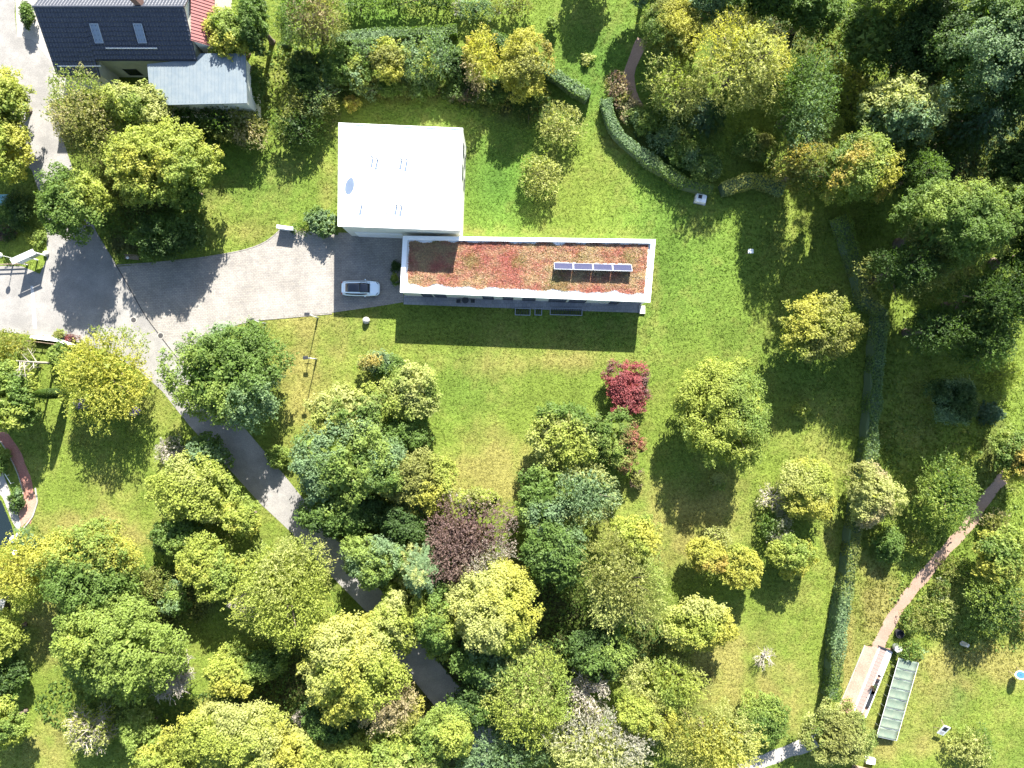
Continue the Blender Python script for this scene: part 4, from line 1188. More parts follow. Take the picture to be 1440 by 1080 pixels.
MB().add([(-.28, -.18, 0), (.28, -.18, 0), (.28, .18, 0), (-.28, .18, 0), (-.10, -.14, 1.25), (.34, -.12, 1.15), (.32, .13, 1.15), (-.08, .14, 1.28)],
         [(0, 3, 2, 1), (4, 5, 6, 7), (0, 1, 5, 4), (1, 2, 6, 5), (2, 3, 7, 6), (3, 0, 4, 7)]).build("shaft", M['stone'], t, bevel=.05)

# archery targets on stands
def target(px, py, rz, round_, label, h=1.15):
    p = P(px, py)
    t = thing("archery_target", (p.x, p.y, 0), label, "archery target", rz=rz)
    T = Matrix.Rotation(math.radians(68 if round_ else 26), 3, 'X')
    c0 = (0, 0, h - .1)
    if round_:
        MB().lathe([(.02, -.06), (.62, -.06), (.62, .04), (.02, .04)], c=c0, n=30, R=T).build("butt", M['whitepaint'], t)
        for ri, ro, mm_ in ((.19, .50, 'blue'), (.02, .09, 'blue')):
            MB().lathe([(ri, .0405), (ro, .0405), (ro, .048), (ri, .048)], c=c0, n=30, R=T).build("ring_print", M[mm_], t)
    else:
        MB().box(-.42, .42, -.78, .72, -.05, .05, tilt=T, c=c0).build("butt", M['whitepaint'], t)
        MB().box(-.28, .28, -.05, .58, .051, .058, tilt=T, c=c0).build("target_face", M['blackplastic'], t)
        MB().box(-.26, .26, -.65, -.20, .051, .058, tilt=T, c=c0).build("target_face", mat("grey_face", (.30, .29, .27), .8, noise=(6, (.5, .48, .45), .9)), t)
    for a, b2 in (((-.35, .1, 1.1), (-.55, -.35, 0)), ((.35, .1, 1.1), (.55, -.35, 0)), ((0, .25, 1.2), (0, .85, 0))):
        MB().tube(a, b2, .03, n=6).build("leg", M['wood'], t)
target(1426, 944, math.radians(-150), True, "round archery target with blue rings on a tripod stand", 1.3)
target(1320, 1021, math.radians(-22), False, "oblong white target board with a black face on a tripod")

# water barrel, bush and canopy
p = P(1258, 909)
t = thing("water_barrel", (p.x, p.y, 0), "round grey water barrel with a pale lid above the canopy", "barrel")
MB().lathe([(.38, 0), (.45, .25), (.46, .55), (.42, .88), (.40, .9)], n=20).build("barrel_body", M['greymetal'], t, smooth=True)
MB().lathe([(.44, .9), (.44, .95), (.1, .99), (.02, .99)], n=20).build("lid", M['stone'], t)
p = P(1263, 890)
tag(MB().lathe([(.55, 0.02), (.52, .5), (.44, .5), (.42, .10), (.02, .10)], c=(p.x, p.y, 0), n=20).build("compost_tub", M['blackplastic']), "open black tub hidden in brush above the water barrel", "tub")

ax = (Vector((1206, 1003)) - Vector((1244, 912)))
q0 = P(1258, 921); q1 = P(1227, 1030)
dl = Vector((q1.x - q0.x, q1.y - q0.y)); Lc = dl.length; ac = math.atan2(dl.y, dl.x)
t = thing("canopy", (q0.x, q0.y, 0), "long pale green sheet canopy in eight sagging panels over the lawn", "canopy", rz=ac)
Wc = 2.75; n8 = 8; z_hi, z_lo = 1.05, 0.55
for k in range(n8):
    x0 = k * Lc / n8 + .02; x1 = (k + 1) * Lc / n8 - .02; vs_ = []; NX, NY = 6, 5
    for j in range(NY + 1):
        for i in range(NX + 1):
            u = i / NX; v = j / NY
            sag = -.09 * math.sin(math.pi * u) ** 1.0
            vs_.append((x0 + (x1 - x0) * u, v * Wc + .05 * math.sin(k * 2.1 + v * 3), z_hi + (z_lo - z_hi) * v + sag + .02 * math.sin(v * 9 + k)))
    fs_ = [(j * (NX + 1) + i, j * (NX + 1) + i + 1, (j + 1) * (NX + 1) + i + 1, (j + 1) * (NX + 1) + i) for j in range(NY) for i in range(NX)]
    b_ = MB().add(vs_, fs_).build("panel", M['polycarb'], t, smooth=True)
    sd = b_.modifiers.new("t", 'SOLIDIFY'); sd.thickness = .02
for k in range(n8 + 1):
    xx = k * Lc / n8
    MB().tube((xx, -.02, z_hi + .01), (xx, Wc + .02, z_lo + .01), .022, n=6).build("rib", M['greymetal'], t)
    for yy, zz in ((-.02, z_hi), (Wc + .02, z_lo)): MB().tube((xx, yy, 0), (xx, yy, zz), .022, n=6).build("post", M['greymetal'], t)
for yy, zz in ((-.04, z_hi), (Wc + .04, z_lo)): MB().tube((0, yy, zz), (Lc, yy, zz), .026, n=6).build("rail", M['whitepaint'], t)

# raised beds of pale boards along the brick paving
b0 = P(1246, 913); b1 = P(1209, 1005); dl = Vector((b1.x - b0.x, b1.y - b0.y)); Lb = dl.length; ab = math.atan2(dl.y, dl.x)
t = thing("raised_walkway", (b0.x, b0.y, 0), "long raised walkway of pale boards beside the canopy", "walkway", rz=ab)
for k in range(int(Lb / .46)):
    MB().box(k * .46 + .01, k * .46 + .45, -.95, -.06, .24, .28).build("board", M['palewood'], t)
for yy in (-1.0, -.02, .62):
    MB().box(0, Lb, yy - .05, yy + .05, 0, .34).build("side_rail", M['whitepaint'], t)
for k in range(int(Lb * .42 / .46)):
    MB().box(k * .46 + .01, k * .46 + .45, .05, .55, .20, .24).build("board", M['whitepaint'], t)
MB().box(-.12, -.02, -1.1, .7, 0, .42).build("end_board", M['darkmetal'], t)
MB().box(Lb + .02, Lb + .10, -1.1, .7, 0, .42).build("end_board", M['darkmetal'], t)
for k in range(3):
    MB().box(Lb * .46 + k * 1.7, Lb * .42 + k * .62 + .08, .05, .55, .05, .30).build("crosspiece", M['darkmetal'], t)
p = P(1224.5, 964)
t = thing("potted_plant", (p.x, p.y, .28), "small dark potted plant standing on the board walkway", "potted plant")
MB().lathe([(.12, 0), (.18, .25), (.19, .27), (.14, .27), (.12, .22), (.02, .22)], n=14).build("pot", mat("clay", (.25, .1, .06), .8), t)
rr_ = np.random.default_rng(5); c_ = rr_.normal(0, .16, (160, 3)) + np.array([0, 0, .42]); a_ = unit(rr_.normal(0, 1, (160, 3))); b3 = unit(np.cross(a_, rr_.normal(0, 1, (160, 3))))
link(bpy.data.objects.new("foliage", np_mesh("foliage", leaf_quads(c_, a_, b3, np.full(160, .16), np.full(160, .08)), 3, paint(rr_, c_, 'VD', .5), M['leaf'])), t)

# shed corners that reach into the frame
q = P(1216, 1086)
t = thing("shed", (q.x, q.y, 0), "timber shed with a pinkish board roof at the bottom edge", "shed", rz=math.radians(-14))
MB().box(-1.7, 1.9, -1.4, .6, 0, 1.2).build("wall", M['wood'], t)
for k in range(9):
    MB().box(-1.9 + k * .44, -1.9 + k * .44 + .42, -1.6, .85, 1.2, 1.25).build("roof_board", M['palewood'], t)
MB().box(-.9, 1.3, -1.45, .2, 1.252, 1.30).build("roof_window", M['skylight'], t)
MB().box(-.95, -.90, -1.45, .25, 1.252, 1.34).build("frame", M['whitepaint'], t)
q = P(1222, 1068)
tag(MB().box(-.55, .55, -.35, .35, 0, .5, c=(q.x, q.y, 0), rz=-.15).build("planter_box", M['coping'], None, bevel=.02), "square white planter box beside the timber shed", "planter box")
q = P(6, 846)
t = thing("garden_hut", (q.x, q.y, 0), "small hut with a rumpled pale grey roof under the big two toned tree", "hut", rz=math.radians(-12))
MB().box(-2.2, 1.0, -.7, .8, 0, 1.6).build("wall", M['blackplastic'], t)
r = np.random.default_rng(3); vs_ = []; NX, NY = 18, 9
for j in range(NY + 1):
    for i in range(NX + 1):
        u = i / NX; v = j / NY
        vs_.append((-2.4 + 3.7 * u, -.9 + 1.9 * v, 1.72 + .35 * (1 - abs(2 * v - 1)) + r.normal(0, .05)))
b_ = MB().add(vs_, [(j * (NX + 1) + i, j * (NX + 1) + i + 1, (j + 1) * (NX + 1) + i + 1, (j + 1) * (NX + 1) + i) for j in range(NY) for i in range(NX)]).build("roof", M['stone'], t)
sd = b_.modifiers.new("t", 'SOLIDIFY'); sd.thickness = .06
q = P(4, 283)
t = thing("water_trough", (q.x, q.y, 0), "teal covered oblong trough in the shaded garden", "trough", rz=.03)
MB().box(-1.3, 1.3, -.55, .55, 0, .8).build("trough_body", M['greymetal'], t, bevel=.05)
MB().box(-1.36, 1.36, -.6, .6, .8, .9).build("cover", M['teal'], t, bevel=.04)
q = P(20, 766); 
for px_, py_, s_, lb_ in ((20, 758, .5, "white rock at the pond end, nearest the brick path"), (27, 752, .35, "smaller white rock touching the stone path end"), (22, 778, .42, "pale rock between pond and two toned tree")):
    q = P(px_, py_)
    tag(MB().lathe([(s_ * .8, 0), (s_, .2 * s_), (s_ * .85, .55 * s_), (s_ * .4, .8 * s_), (.02, .85 * s_)], c=(q.x, q.y, 0), n=9).build("rock", M['coping'], None), lb_, "rock")
q = P(13, 668)
t = thing("pond_rail", (q.x, q.y, 0), "thin white rail on posts beside the pond", "rail", rz=math.radians(-58))
MB().tube((-1.2, 0, .6), (1.2, 0, .6), .04, n=6).build("rail", M['whitepaint'], t)
for xx in (-1.1, 0, 1.1): MB().tube((xx, 0, 0), (xx, 0, .6), .03, n=6).build("post", M['whitepaint'], t)
# ------------------------------------------------------------------ hedges
hedge("long clipped hedge running straight across below the small upper lawn", [(466, 53), (520, 47), (575, 44), (642, 40)], 1.15, 1.7, 'BG', 1)
hedge("clipped hedge continuing behind the amber tree to its cut end by the gap", [(690, 46), (725, 66), (762, 90), (795, 112), (828, 134)], 1.3, 1.7, 'BG', 2)
hedge("curved clipped hedge from the earth path to the white box", [(853, 138), (858, 162), (872, 188), (900, 212), (935, 238), (965, 256), (1003, 266)], 1.25, 1.6, 'BPG', 3)
hedge("short clipped hedge with yellow leaves past the gap from the white box", [(1017, 265), (1040, 257), (1062, 252), (1084, 256), (1104, 264)], 1.5, 1.6, 'PYB', 4)
hedge("tall winding hedge from the shaded lawn down to the orchard corner", [(1186, 302), (1200, 345), (1214, 385), (1222, 420), (1243, 440), (1240, 480), (1236, 530), (1232, 580), (1226, 640), (1215, 700),
      (1206, 750), (1200, 800), (1190, 850), (1182, 900), (1178, 950), (1173, 986)], 1.45, 2.3, 'GOBM', 5)
hedge("low straight hedge strip along the lit grass path by the shrub row", [(398, 8), (402, 40), (400, 62)], 0.9, 1.2, 'OG', 6)

T = []
def B(*a, **k): T.append((plant, a, k))
dt, sh = ("deciduous_tree", "tree"), ("shrub", "shrub")
# --- around the tiled house and the lane fork
B(*dt, "bright lime tree on the lane edge opposite the tiled house", 2, 135, 40, 42, 8, 'B', 'LYM', 1)
B(*dt, "lime tree with yellow lower boughs, next down the lane from its twin", 2, 200, 38, 45, 7.5, 'B', 'YLM', 2)
B(*dt, "olive tree with rusty leaf tips touching the tiled house eaves", 122, 168, 49, 56, 9, 'F', 'OMT', 3)
B(*dt, "light green tree between the rusty tipped tree and the annexe", 195, 152, 46, 36, 8.5, 'B', 'MPL', 4)
B(*dt, "broad bright lime tree spreading over the lawn west of the white roof", 220, 226, 74, 56, 10, 'B', 'LYM', 5, cov=1.15)
B(*dt, "lime tree with ragged edge overhanging the lane bend", 105, 286, 55, 45, 8.5, 'B', 'LMG', 6)
B(*dt, "dark glossy tree crouched over the drive corner", 238, 330, 46, 34, 5.5, 'B', 'GD', 7)
B(*dt, "lime and green tree over the red lean-to", 327, 50, 36, 36, 8, 'B', 'MYL', 8)
B(*sh, "dark fine leaved shrub under the annexe wall, near its west corner", 262, 166, 30, 30, 4.6, 'F', 'DG', 9)
B(*sh, "dark fine leaved shrub under the annexe wall with bare twigs showing", 308, 168, 28, 30, 4.6, 'F', 'DOG', 10)
B(*sh, "brownish loose shrub between annexe corner and shaded lawn", 350, 182, 26, 30, 3.6, 'F', 'OTG', 11)
B(*sh, "green shrub at the annexe corner below the lime tree", 356, 118, 20, 26, 3.4, 'B', 'MG', 12)
B(*sh, "olive shrub low beneath the broad lime tree by the lane", 170, 250, 32, 34, 4.5, 'F', 'OMG', 13)
B(*dt, "green sapling leaning over the drive kerb behind the dark glossy tree", 262, 262, 26, 34, 6.5, 'B', 'GM', 14)
B(*sh, "round glossy green shrub at the west foot of the white building", 452, 313, 20, 19, 2.4, 'B', 'GB', 15)
B(*sh, "low spreading juniper between the white wall end and the glossy shrub", 424, 322, 20, 8, 1.1, 'F', 'GD', 16)
B(*sh, "small yellow green shrub against the west face of the sedum building", 556, 393, 6, 8, 1.0, 'S', 'LG', 17)
B(*sh, "dark little shrub in the corner between both white buildings", 556, 375, 6, 8, 0.9, 'S', 'D', 18)
# --- shrub rows north of the white building
B("willow_tree", "willow", "large brownish grey willow at the top edge over the hedge end", 440, 22, 50, 44, 9, 'W', 'TOG', 20, droop=.5)
B(*dt, "dark green tree beside the lit grass path at the top edge", 361, 28, 15, 40, 9, 'B', 'GD', 21)
B(*sh, "dark shrub at the shaded edge of the west lawn, lowest of the thicket", 415, 178, 34, 28, 3.5, 'F', 'DGO', 22)
B(*sh, "grey green shrub with arching twigs above the lowest of the thicket", 440, 138, 30, 28, 4, 'F', 'DBO', 23)
B(*sh, "deep green shrub under the willow, on its lawn side", 430, 100, 26, 28, 4, 'B', 'DG', 24)
B(*sh, "deep green shrub with pale tips below the hedge end", 474, 92, 23, 30, 3.8, 'B', 'GB', 25)
B(*sh, "lime tipped shrub second in the row below the straight hedge", 503, 98, 20, 26, 3.6, 'B', 'LGB', 26)
B(*sh, "blue green shrub squeezed behind the yellow crowned one", 520, 76, 20, 20, 4, 'F', 'BG', 27)
B(*sh, "yellow crowned shrub, brightest in the row below the straight hedge", 545, 84, 24, 30, 4.8, 'B', 'YLO', 28)
B(*sh, "blue green shrub with an orange flank in the hedge row", 583, 86, 25, 30, 4.4, 'F', 'BGY', 29)
B(*sh, "blue green shrub near the east end of the straight hedge", 618, 80, 24, 28, 4.2, 'F', 'BG', 30)
B(*sh, "dark green shrub filling the gap before the tall orange one", 645, 96, 20, 26, 3.2, 'B', 'DG', 31)
B(*dt, "narrow golden orange tree with greyish foot at the hedge end", 673, 80, 26, 38, 5.6, 'F', 'YKT', 32)
B(*dt, "amber tree covering the hedge bend", 735, 90, 34, 46, 6.4, 'B', 'YKO', 33, ls=.8)
B(*sh, "olive shrub on the lawn edge directly above the white roof", 556, 122, 28, 17, 2.4, 'S', 'GOD', 34)
B(*sh, "low green shrub on the lawn edge, below the blue green pair", 592, 124, 26, 16, 2.2, 'S', 'GB', 35)
B(*sh, "dull reddish low shrub below the golden orange tree", 650, 128, 28, 16, 2.2, 'S', 'DVG', 36)
B(*sh, "small orange bush at the west end of the lower shrub row", 494, 146, 12, 11, 1.7, 'S', 'KY', 37)
B(*sh, "grey green low bush beside the small orange bush", 522, 124, 18, 14, 2.2, 'F', 'BO', 38)
B(*sh, "dark reddish bramble between golden and amber trees", 700, 128, 26, 18, 2.4, 'S', 'DVG', 39)
B(*sh, "dark spreading shrub under the amber tree on the lawn side", 744, 148, 30, 20, 2.6, 'F', 'DO', 40)
B(*sh, "olive shrub with pale tips in the corner below the cut hedge", 787, 180, 30, 27, 3.2, 'F', 'PO', 41)
B(*sh, "lone round olive shrub on the lawn between two tree shadows", 759, 246, 30, 29, 3.2, 'F', 'POM', 42)
for i, (x, y, rx, ry, pal, lb) in enumerate(((505, 6, 34, 16, 'GB', "green bush first along the top edge, beside the willow"), (560, 2, 36, 14, 'GD', "dark green bush along the top edge over the small lawn"),
        (615, 4, 34, 16, 'DG', "deep green bush along the top edge at the end of the small lawn"), (668, 8, 30, 20, 'BW', "grey twiggy bush along the top edge over the golden tree"),
        (720, 6, 28, 16, 'OGB', "olive bush along the top edge at the start of the upper lawn"))):
    B(*sh, lb, x, y + 2, rx, ry - 3, 2.2, 'F', pal, 44 + i)
B(*sh, "pale yellowish seedling alone on the upper lawn", 825, 82, 9, 8, .7, 'S', 'PL', 50)
B(*sh, "thin young tree at the top edge of the upper lawn with a long shadow", 776, 36, 9, 9, 1.6, 'S', 'GM', 51)
# --- top middle
B(*dt, "yellow topped round yew beside the bare earth path", 944, 42, 40, 46, 7.5, 'D', 'YOG', 55)
B("willow_tree", "willow", "pale lime weeping tree between yew and fuzzy golden tree", 946, 124, 38, 37, 6.5, 'W', 'PLM', 56, droop=.4, lump=.22)
B(*dt, "large pale golden feathery tree at the top, over the hedge garden", 1045, 86, 66, 62, 11, 'F', 'PYO', 57)
B(*dt, "dark feathery tree tucked behind the pale golden one", 1128, 145, 38, 72, 11, 'F', 'GBD', 58)
B("conifer_tree", "conifer", "dark blue conifer between lime weeping tree and lit grass strip", 1000, 158, 24, 26, 5, 'C', 'CD', 59)
B(*sh, "pinkish brown shrub at the foot of the earth path", 870, 126, 19, 22, 2, 'F', 'TOV', 60)
B(*sh, "russet low shrub just inside the curved hedge", 886, 156, 17, 16, 1.6, 'S', 'GVT', 61)
B(*sh, "fresh green shrub beneath the lime weeping tree", 908, 168, 20, 18, 2.4, 'S', 'MGB', 62)
B(*sh, "grey green shrub inside the hedge curve, second along", 934, 193, 24, 20, 2.4, 'F', 'BG', 63)
B(*sh, "laurel shrub inside the hedge curve above the white box", 962, 216, 26, 22, 2.4, 'S', 'GMB', 64)
B(*sh, "laurel shrub at the corner where the lit strip meets the hedge", 988, 232, 24, 24, 2.2, 'S', 'MGB', 65)
B(*sh, "olive shrub east of the lit grass strip, under the dark trees", 1060, 204, 30, 22, 2.6, 'S', 'GOM', 66)
B(*dt, "dark tree crown at the top edge just east of the yew", 1000, 4, 30, 24, 9, 'B', 'BG', 67)
B(*dt, "dark green tree at the top edge above the pale golden one", 1082, -4, 42, 26, 12, 'B', 'DG', 68)
B(*dt, "mid green tree at the top edge beside the dark one", 1140, 12, 44, 36, 9, 'B', 'GDM', 69)
# --- top right wood
B(*dt, "bright green tree behind the lamp post in the brush", 1225, 50, 46, 50, 8, 'B', 'MG', 70)
B(*dt, "silvery green large leaved tree below the brush lamp", 1262, 160, 62, 48, 12, 'B', 'BPG', 71, ls=1.25)
B(*sh, "round pale lime shrub above the rusty olive tree", 1160, 186, 28, 26, 4, 'D', 'MPL', 72)
B(*dt, "rusty olive feathery tree over the hedge start", 1126, 236, 40, 34, 10.5, 'F', 'OKD', 73)
B(*dt, "green tree with golden orange boughs between rusty and silvery trees", 1206, 240, 54, 46, 12.5, 'B', 'MYGK', 74)
B(*sh, "ferny yellow green brush around the lamp shadow", 1190, 130, 34, 42, 2.0, 'F', 'LOM', 75)
B(*dt, "tall grey green tree in the top corner wood", 1385, 58, 74, 70, 17, 'B', 'GDB', 76)
B("conifer_tree", "conifer", "dark spruce below the grey green corner tree", 1400, 150, 60, 56, 15, 'C', 'CD', 77)
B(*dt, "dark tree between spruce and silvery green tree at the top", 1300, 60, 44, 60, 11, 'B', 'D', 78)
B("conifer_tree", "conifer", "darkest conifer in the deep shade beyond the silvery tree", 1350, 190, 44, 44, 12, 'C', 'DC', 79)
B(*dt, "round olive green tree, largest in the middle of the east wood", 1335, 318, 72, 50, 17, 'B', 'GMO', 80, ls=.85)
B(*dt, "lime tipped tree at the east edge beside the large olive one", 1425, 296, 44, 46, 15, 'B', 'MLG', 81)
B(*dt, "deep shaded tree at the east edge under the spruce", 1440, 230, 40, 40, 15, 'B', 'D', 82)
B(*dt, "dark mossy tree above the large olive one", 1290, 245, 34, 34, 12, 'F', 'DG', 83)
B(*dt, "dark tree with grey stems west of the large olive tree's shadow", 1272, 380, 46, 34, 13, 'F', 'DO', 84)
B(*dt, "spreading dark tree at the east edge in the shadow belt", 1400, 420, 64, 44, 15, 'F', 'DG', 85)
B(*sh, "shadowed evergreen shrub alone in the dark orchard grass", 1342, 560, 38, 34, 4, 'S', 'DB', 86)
B(*sh, "small bluish evergreen by the top end of the reddish path", 1396, 582, 18, 16, 3, 'C', 'CB', 87)
B(*sh, "lime bush lit by a sun patch at the east edge", 1408, 528, 22, 26, 2.2, 'F', 'LM', 88)
B(*dt, "rusty spotted green tree at the east edge over the path", 1428, 642, 32, 36, 5.5, 'B', 'GMYK', 89)
B(*dt, "feathery green tree with a lime side east of the winding hedge", 1332, 694, 45, 50, 5.5, 'F', 'GLM', 90)
B(*sh, "straw tinted bush at the bend of the reddish path", 1400, 738, 18, 20, 2.4, 'F', 'OTG', 91)
B(*dt, "lime green tree with russet flank at the east edge, below the path bend", 1412, 782, 36, 44, 5.5, 'B', 'MLYG', 92)
B(*dt, "shaded green tree over the rough grass above the target lawn", 1396, 846, 44, 36, 5.5, 'F', 'DGM', 93)
B(*sh, "dry orange twiggy bush at the east edge near the target", 1440, 862, 16, 26, 2, 'F', 'KTO', 94)
B(*sh, "loose yellow green bush between hedge and reddish path", 1290, 764, 17, 18, 2.2, 'F', 'LOM', 95)
B(*dt, "cream and pink tinted tree growing over the winding hedge", 1229, 697, 36, 44, 5.8, 'B', 'PTO', 96, ls=.85)
B(*sh, "green bush at the foot of the cream and pink tree", 1248, 765, 26, 22, 2.6, 'S', 'GM', 97)
B(*sh, "weeping green plant draped over the top canopy panels", 1278, 914, 20, 15, 1.5, 'W', 'GMB', 98)
B(*sh, "brush beside the reddish path opposite the compost tub", 1282, 872, 15, 18, 1.6, 'F', 'MGO', 99)
B(*sh, "tangled brush in the middle of the rough bank", 1318, 862, 28, 24, 1.1, 'F', 'MOP', 100)
B(*sh, "grey tinted brush at the path side of the rough bank", 1322, 826, 16, 16, 1.3, 'F', 'OWG', 101)
B(*sh, "grassy clump on the rough bank beside the shaded tree", 1345, 800, 26, 20, 1.3, 'F', 'MO', 102)
B(*sh, "pale green shrub on the target lawn at the bottom edge", 1370, 1050, 30, 26, 2.4, 'F', 'PMG', 103)
# --- lawn trees
B(*dt, "bright yellow tree alone at the edge of the great shadow", 1147, 460, 50, 44, 7.5, 'B', 'LYO', 110, ls=.9)
B(*dt, "isolated round tree with lime rim in the middle of the east lawn", 1022, 578, 64, 72, 7.8, 'B', 'LMG', 111, cov=1.25, ls=.85)
B(*dt, "crimson round bush on the lawn below the sedum building", 883, 547, 33, 33, 3.4, 'B', 'RRRV', 112, ls=.75)
B(*dt, "green tree flushed with red patches under the crimson bush", 868, 619, 42, 42, 5, 'B', 'MOGR', 113, ls=.75)
B(*dt, "creamy lime tree beside the red flushed tree", 790, 606, 54, 44, 6, 'B', 'PLG', 114)
B("willow_tree", "willow", "silvery blue willow in the middle of the central grove", 822, 692, 46, 46, 7, 'F', 'BWP', 115)
B(*dt, "green tree at the west side of the silvery willow", 762, 706, 38, 42, 7, 'B', 'GMB', 116)
B(*dt, "dark green tree below the silvery willow", 780, 780, 46, 44, 8, 'B', 'GDB', 117)
B(*dt, "tall olive feathery tree, lowest big crown of the central grove", 872, 815, 52, 68, 9, 'F', 'PMO', 118)
B(*dt, "bright lime crown peeping out above the tall olive tree", 893, 756, 32, 30, 7, 'B', 'LYM', 119)
B(*sh, "small whitish sapling at the tip of the round tree's shadow", 1010, 676, 12, 12, 1.6, 'S', 'PM', 120)
B(*sh, "slender sapling between red flushed tree and east lawn", 896, 672, 9, 12, 1.5, 'S', 'OV', 121)
B(*sh, "young tree on the east lawn below the bright yellow one", 1128, 574, 11, 11, 1.8, 'S', 'LM', 122)
B(*dt, "twin crowned golden tree in the orchard, western crown", 995, 784, 27, 28, 4.6, 'B', 'YLK', 123, ls=.8)
B(*dt, "twin crowned golden tree in the orchard, eastern crown", 1044, 796, 28, 30, 4.6, 'B', 'LYM', 124, ls=.8)
B(*sh, "thin olive sapling behind the twin golden crowns", 1010, 754, 18, 16, 3.4, 'F', 'OP', 125)
B(*dt, "lemon tree crown in the orchard next to the bird house", 1137, 690, 36, 44, 5.2, 'B', 'LYP', 126, ls=.85)
B(*dt, "lemon tree lower in the orchard above the open grass", 1108, 782, 34, 26, 4.4, 'B', 'LYM', 127, ls=.85)
B(*sh, "dark green bush under the orchard lemon trees", 1090, 738, 22, 22, 2.6, 'F', 'GW', 128)
B(*dt, "wide lemon lime tree at the foot of the orchard", 981, 876, 50, 38, 6, 'B', 'LYP', 129)
B(*dt, "lime tree at the woodland edge beside the tan grass", 938, 958, 52, 34, 6, 'F', 'LMP', 130)
B(*dt, "yellow narrow tree below the grey dead one", 900, 1004, 36, 38, 7, 'B', 'YLO', 131, ls=.85)
B(*sh, "fresh green bush by the tan grass at the bottom", 1076, 1010, 36, 32, 3, 'S', 'MLG', 132)
B(*dt, "broad dull yellow tree at the bottom edge, beside the fresh green bush", 1000, 1040, 64, 48, 8, 'F', 'YOP', 133)
B(*dt, "olive green round tree at the hedge end by the paving", 1181, 1032, 46, 42, 5, 'B', 'OGP', 134, ls=.8)
# --- grove between lawn and lane
B(*dt, "big dark green round oak at the bend of drive and lane", 321, 531, 82, 72, 9, 'B', 'GMB', 140, ls=1.05)
B(*dt, "small green bush on the lane edge below the oak", 391, 642, 16, 16, 2.2, 'S', 'MG', 141)
B(*dt, "yellow tipped tree at the top of the western grove", 492, 578, 52, 38, 7, 'B', 'PLG', 142)
B(*dt, "big mid green tree in the western grove beside the lane", 470, 650, 66, 60, 9, 'B', 'MGB', 143)
B(*dt, "green crown joined to the big grove tree on its lawn side", 528, 652, 40, 44, 8, 'B', 'GMB', 144)
B(*dt, "mustard and olive tree at the corner of the western grove", 587, 676, 50, 46, 6.5, 'B', 'OLYP', 145, ls=.85)
B(*dt, "pale cream lime tree at the top corner of the western grove", 580, 547, 42, 38, 6.2, 'B', 'PLM', 146)
B(*sh, "blue green shrub with an orange tuft beside the cream lime tree", 538, 512, 30, 20, 3, 'S', 'BGK', 147)
B(*dt, "dark tree shaded behind the cream lime tree", 565, 610, 36, 26, 4.5, 'B', 'GD', 148)
B("smoke_tree", "tree", "purple brown smoke tree in the heart of the grove", 655, 760, 58, 64, 8, 'F', 'VVTW', 149, cov=1.2)
B(*dt, "lime branch crown showing above the purple brown tree", 672, 702, 34, 15, 6.5, 'B', 'LO', 150)
B("conifer_tree", "conifer", "pale blue green conifer with star shaped boughs", 594, 796, 50, 58, 9.5, 'C', 'BPB', 151, ls=1.1)
B(*dt, "green tree between lane and the pale conifer", 524, 790, 40, 40, 7.5, 'B', 'MGB', 152)
B(*dt, "dense bright lemon tree, brightest crown of the lower wood", 695, 853, 60, 68, 10, 'B', 'LYP', 153, cov=1.25, lump=.10)
B(*dt, "lime tree on the lane edge below the pale conifer", 553, 876, 30, 40, 8, 'B', 'LPM', 154)
B(*dt, "green tree between lane and the bright lemon crown", 618, 878, 31, 46, 8, 'B', 'MGL', 155)
B(*dt, "dark tree under the big grove tree toward the lane", 480, 722, 56, 30, 6, 'B', 'GD', 156)
B(*dt, "dark shaded tree between mustard tree and green lane tree", 566, 738, 36, 28, 5.5, 'B', 'DG', 157)
B("willow_tree", "willow", "tall lime willow in the bottom middle of the wood", 742, 975, 58, 66, 9, 'W', 'PLM', 158, droop=.5)
B(*dt, "pale silvery green tree at the bottom edge beside the lime willow", 838, 1046, 72, 42, 8, 'F', 'PBW', 159)
B(*dt, "dark tree in the shade between lemon crown and silvery tree", 838, 915, 50, 34, 6.5, 'B', 'DGM', 160)
B(*dt, "mid green tree under the lemon crown along the lane", 690, 938, 56, 36, 7, 'B', 'GDB', 161)
B(*dt, "bluish shaded tree beneath the bottom willow", 700, 1060, 50, 36, 6.5, 'F', 'BGD', 162)
B(*dt, "green tree at the bottom just after the lane disappears", 628, 1030, 46, 40, 8, 'B', 'MGL', 163)
# --- bottom left wood
B(*dt, "great lemon tree standing over the lane", 494, 936, 66, 70, 11, 'B', 'LYP', 170, cov=1.2)
B(*dt, "tan and yellow feathery tree tucked under the great lemon tree", 552, 992, 42, 34, 7, 'F', 'TYO', 171)
B(*dt, "dark green tree below the great lemon tree", 462, 1010, 44, 30, 6, 'B', 'GD', 172)
B(*dt, "big lime tree with pinkish lower boughs above the dead thicket", 400, 822, 66, 76, 10, 'F', 'LMTP', 173, cov=1.25)
B(*dt, "lime tree on the lane side by the grey shrub", 276, 690, 54, 46, 7.5, 'B', 'LPM', 174)
B(*dt, "yellow lime tree squeezed between the lane and the big lime with pinkish boughs", 342, 730, 24, 26, 6.5, 'B', 'LYM', 175)
B(*dt, "lime tree touching the big lime with pinkish boughs on its garden side", 298, 796, 40, 42, 7, 'B', 'LMY', 176)
B(*dt, "dark blue green tree behind the grey shrub at the lane", 292, 636, 28, 26, 4.2, 'B', 'GB', 177)
B(*dt, "green tree shaded under the lime tree by the lane", 250, 752, 34, 28, 4.6, 'B', 'GDM', 178)
B(*dt, "large two toned tree, half yellow half green, beside the tan grass", 128, 800, 66, 62, 10, 'B', 'GMY', 179, cov=1.1)
B(*dt, "golden olive tree hiding the little hut", 34, 806, 50, 44, 7.5, 'F', 'YOL', 180)
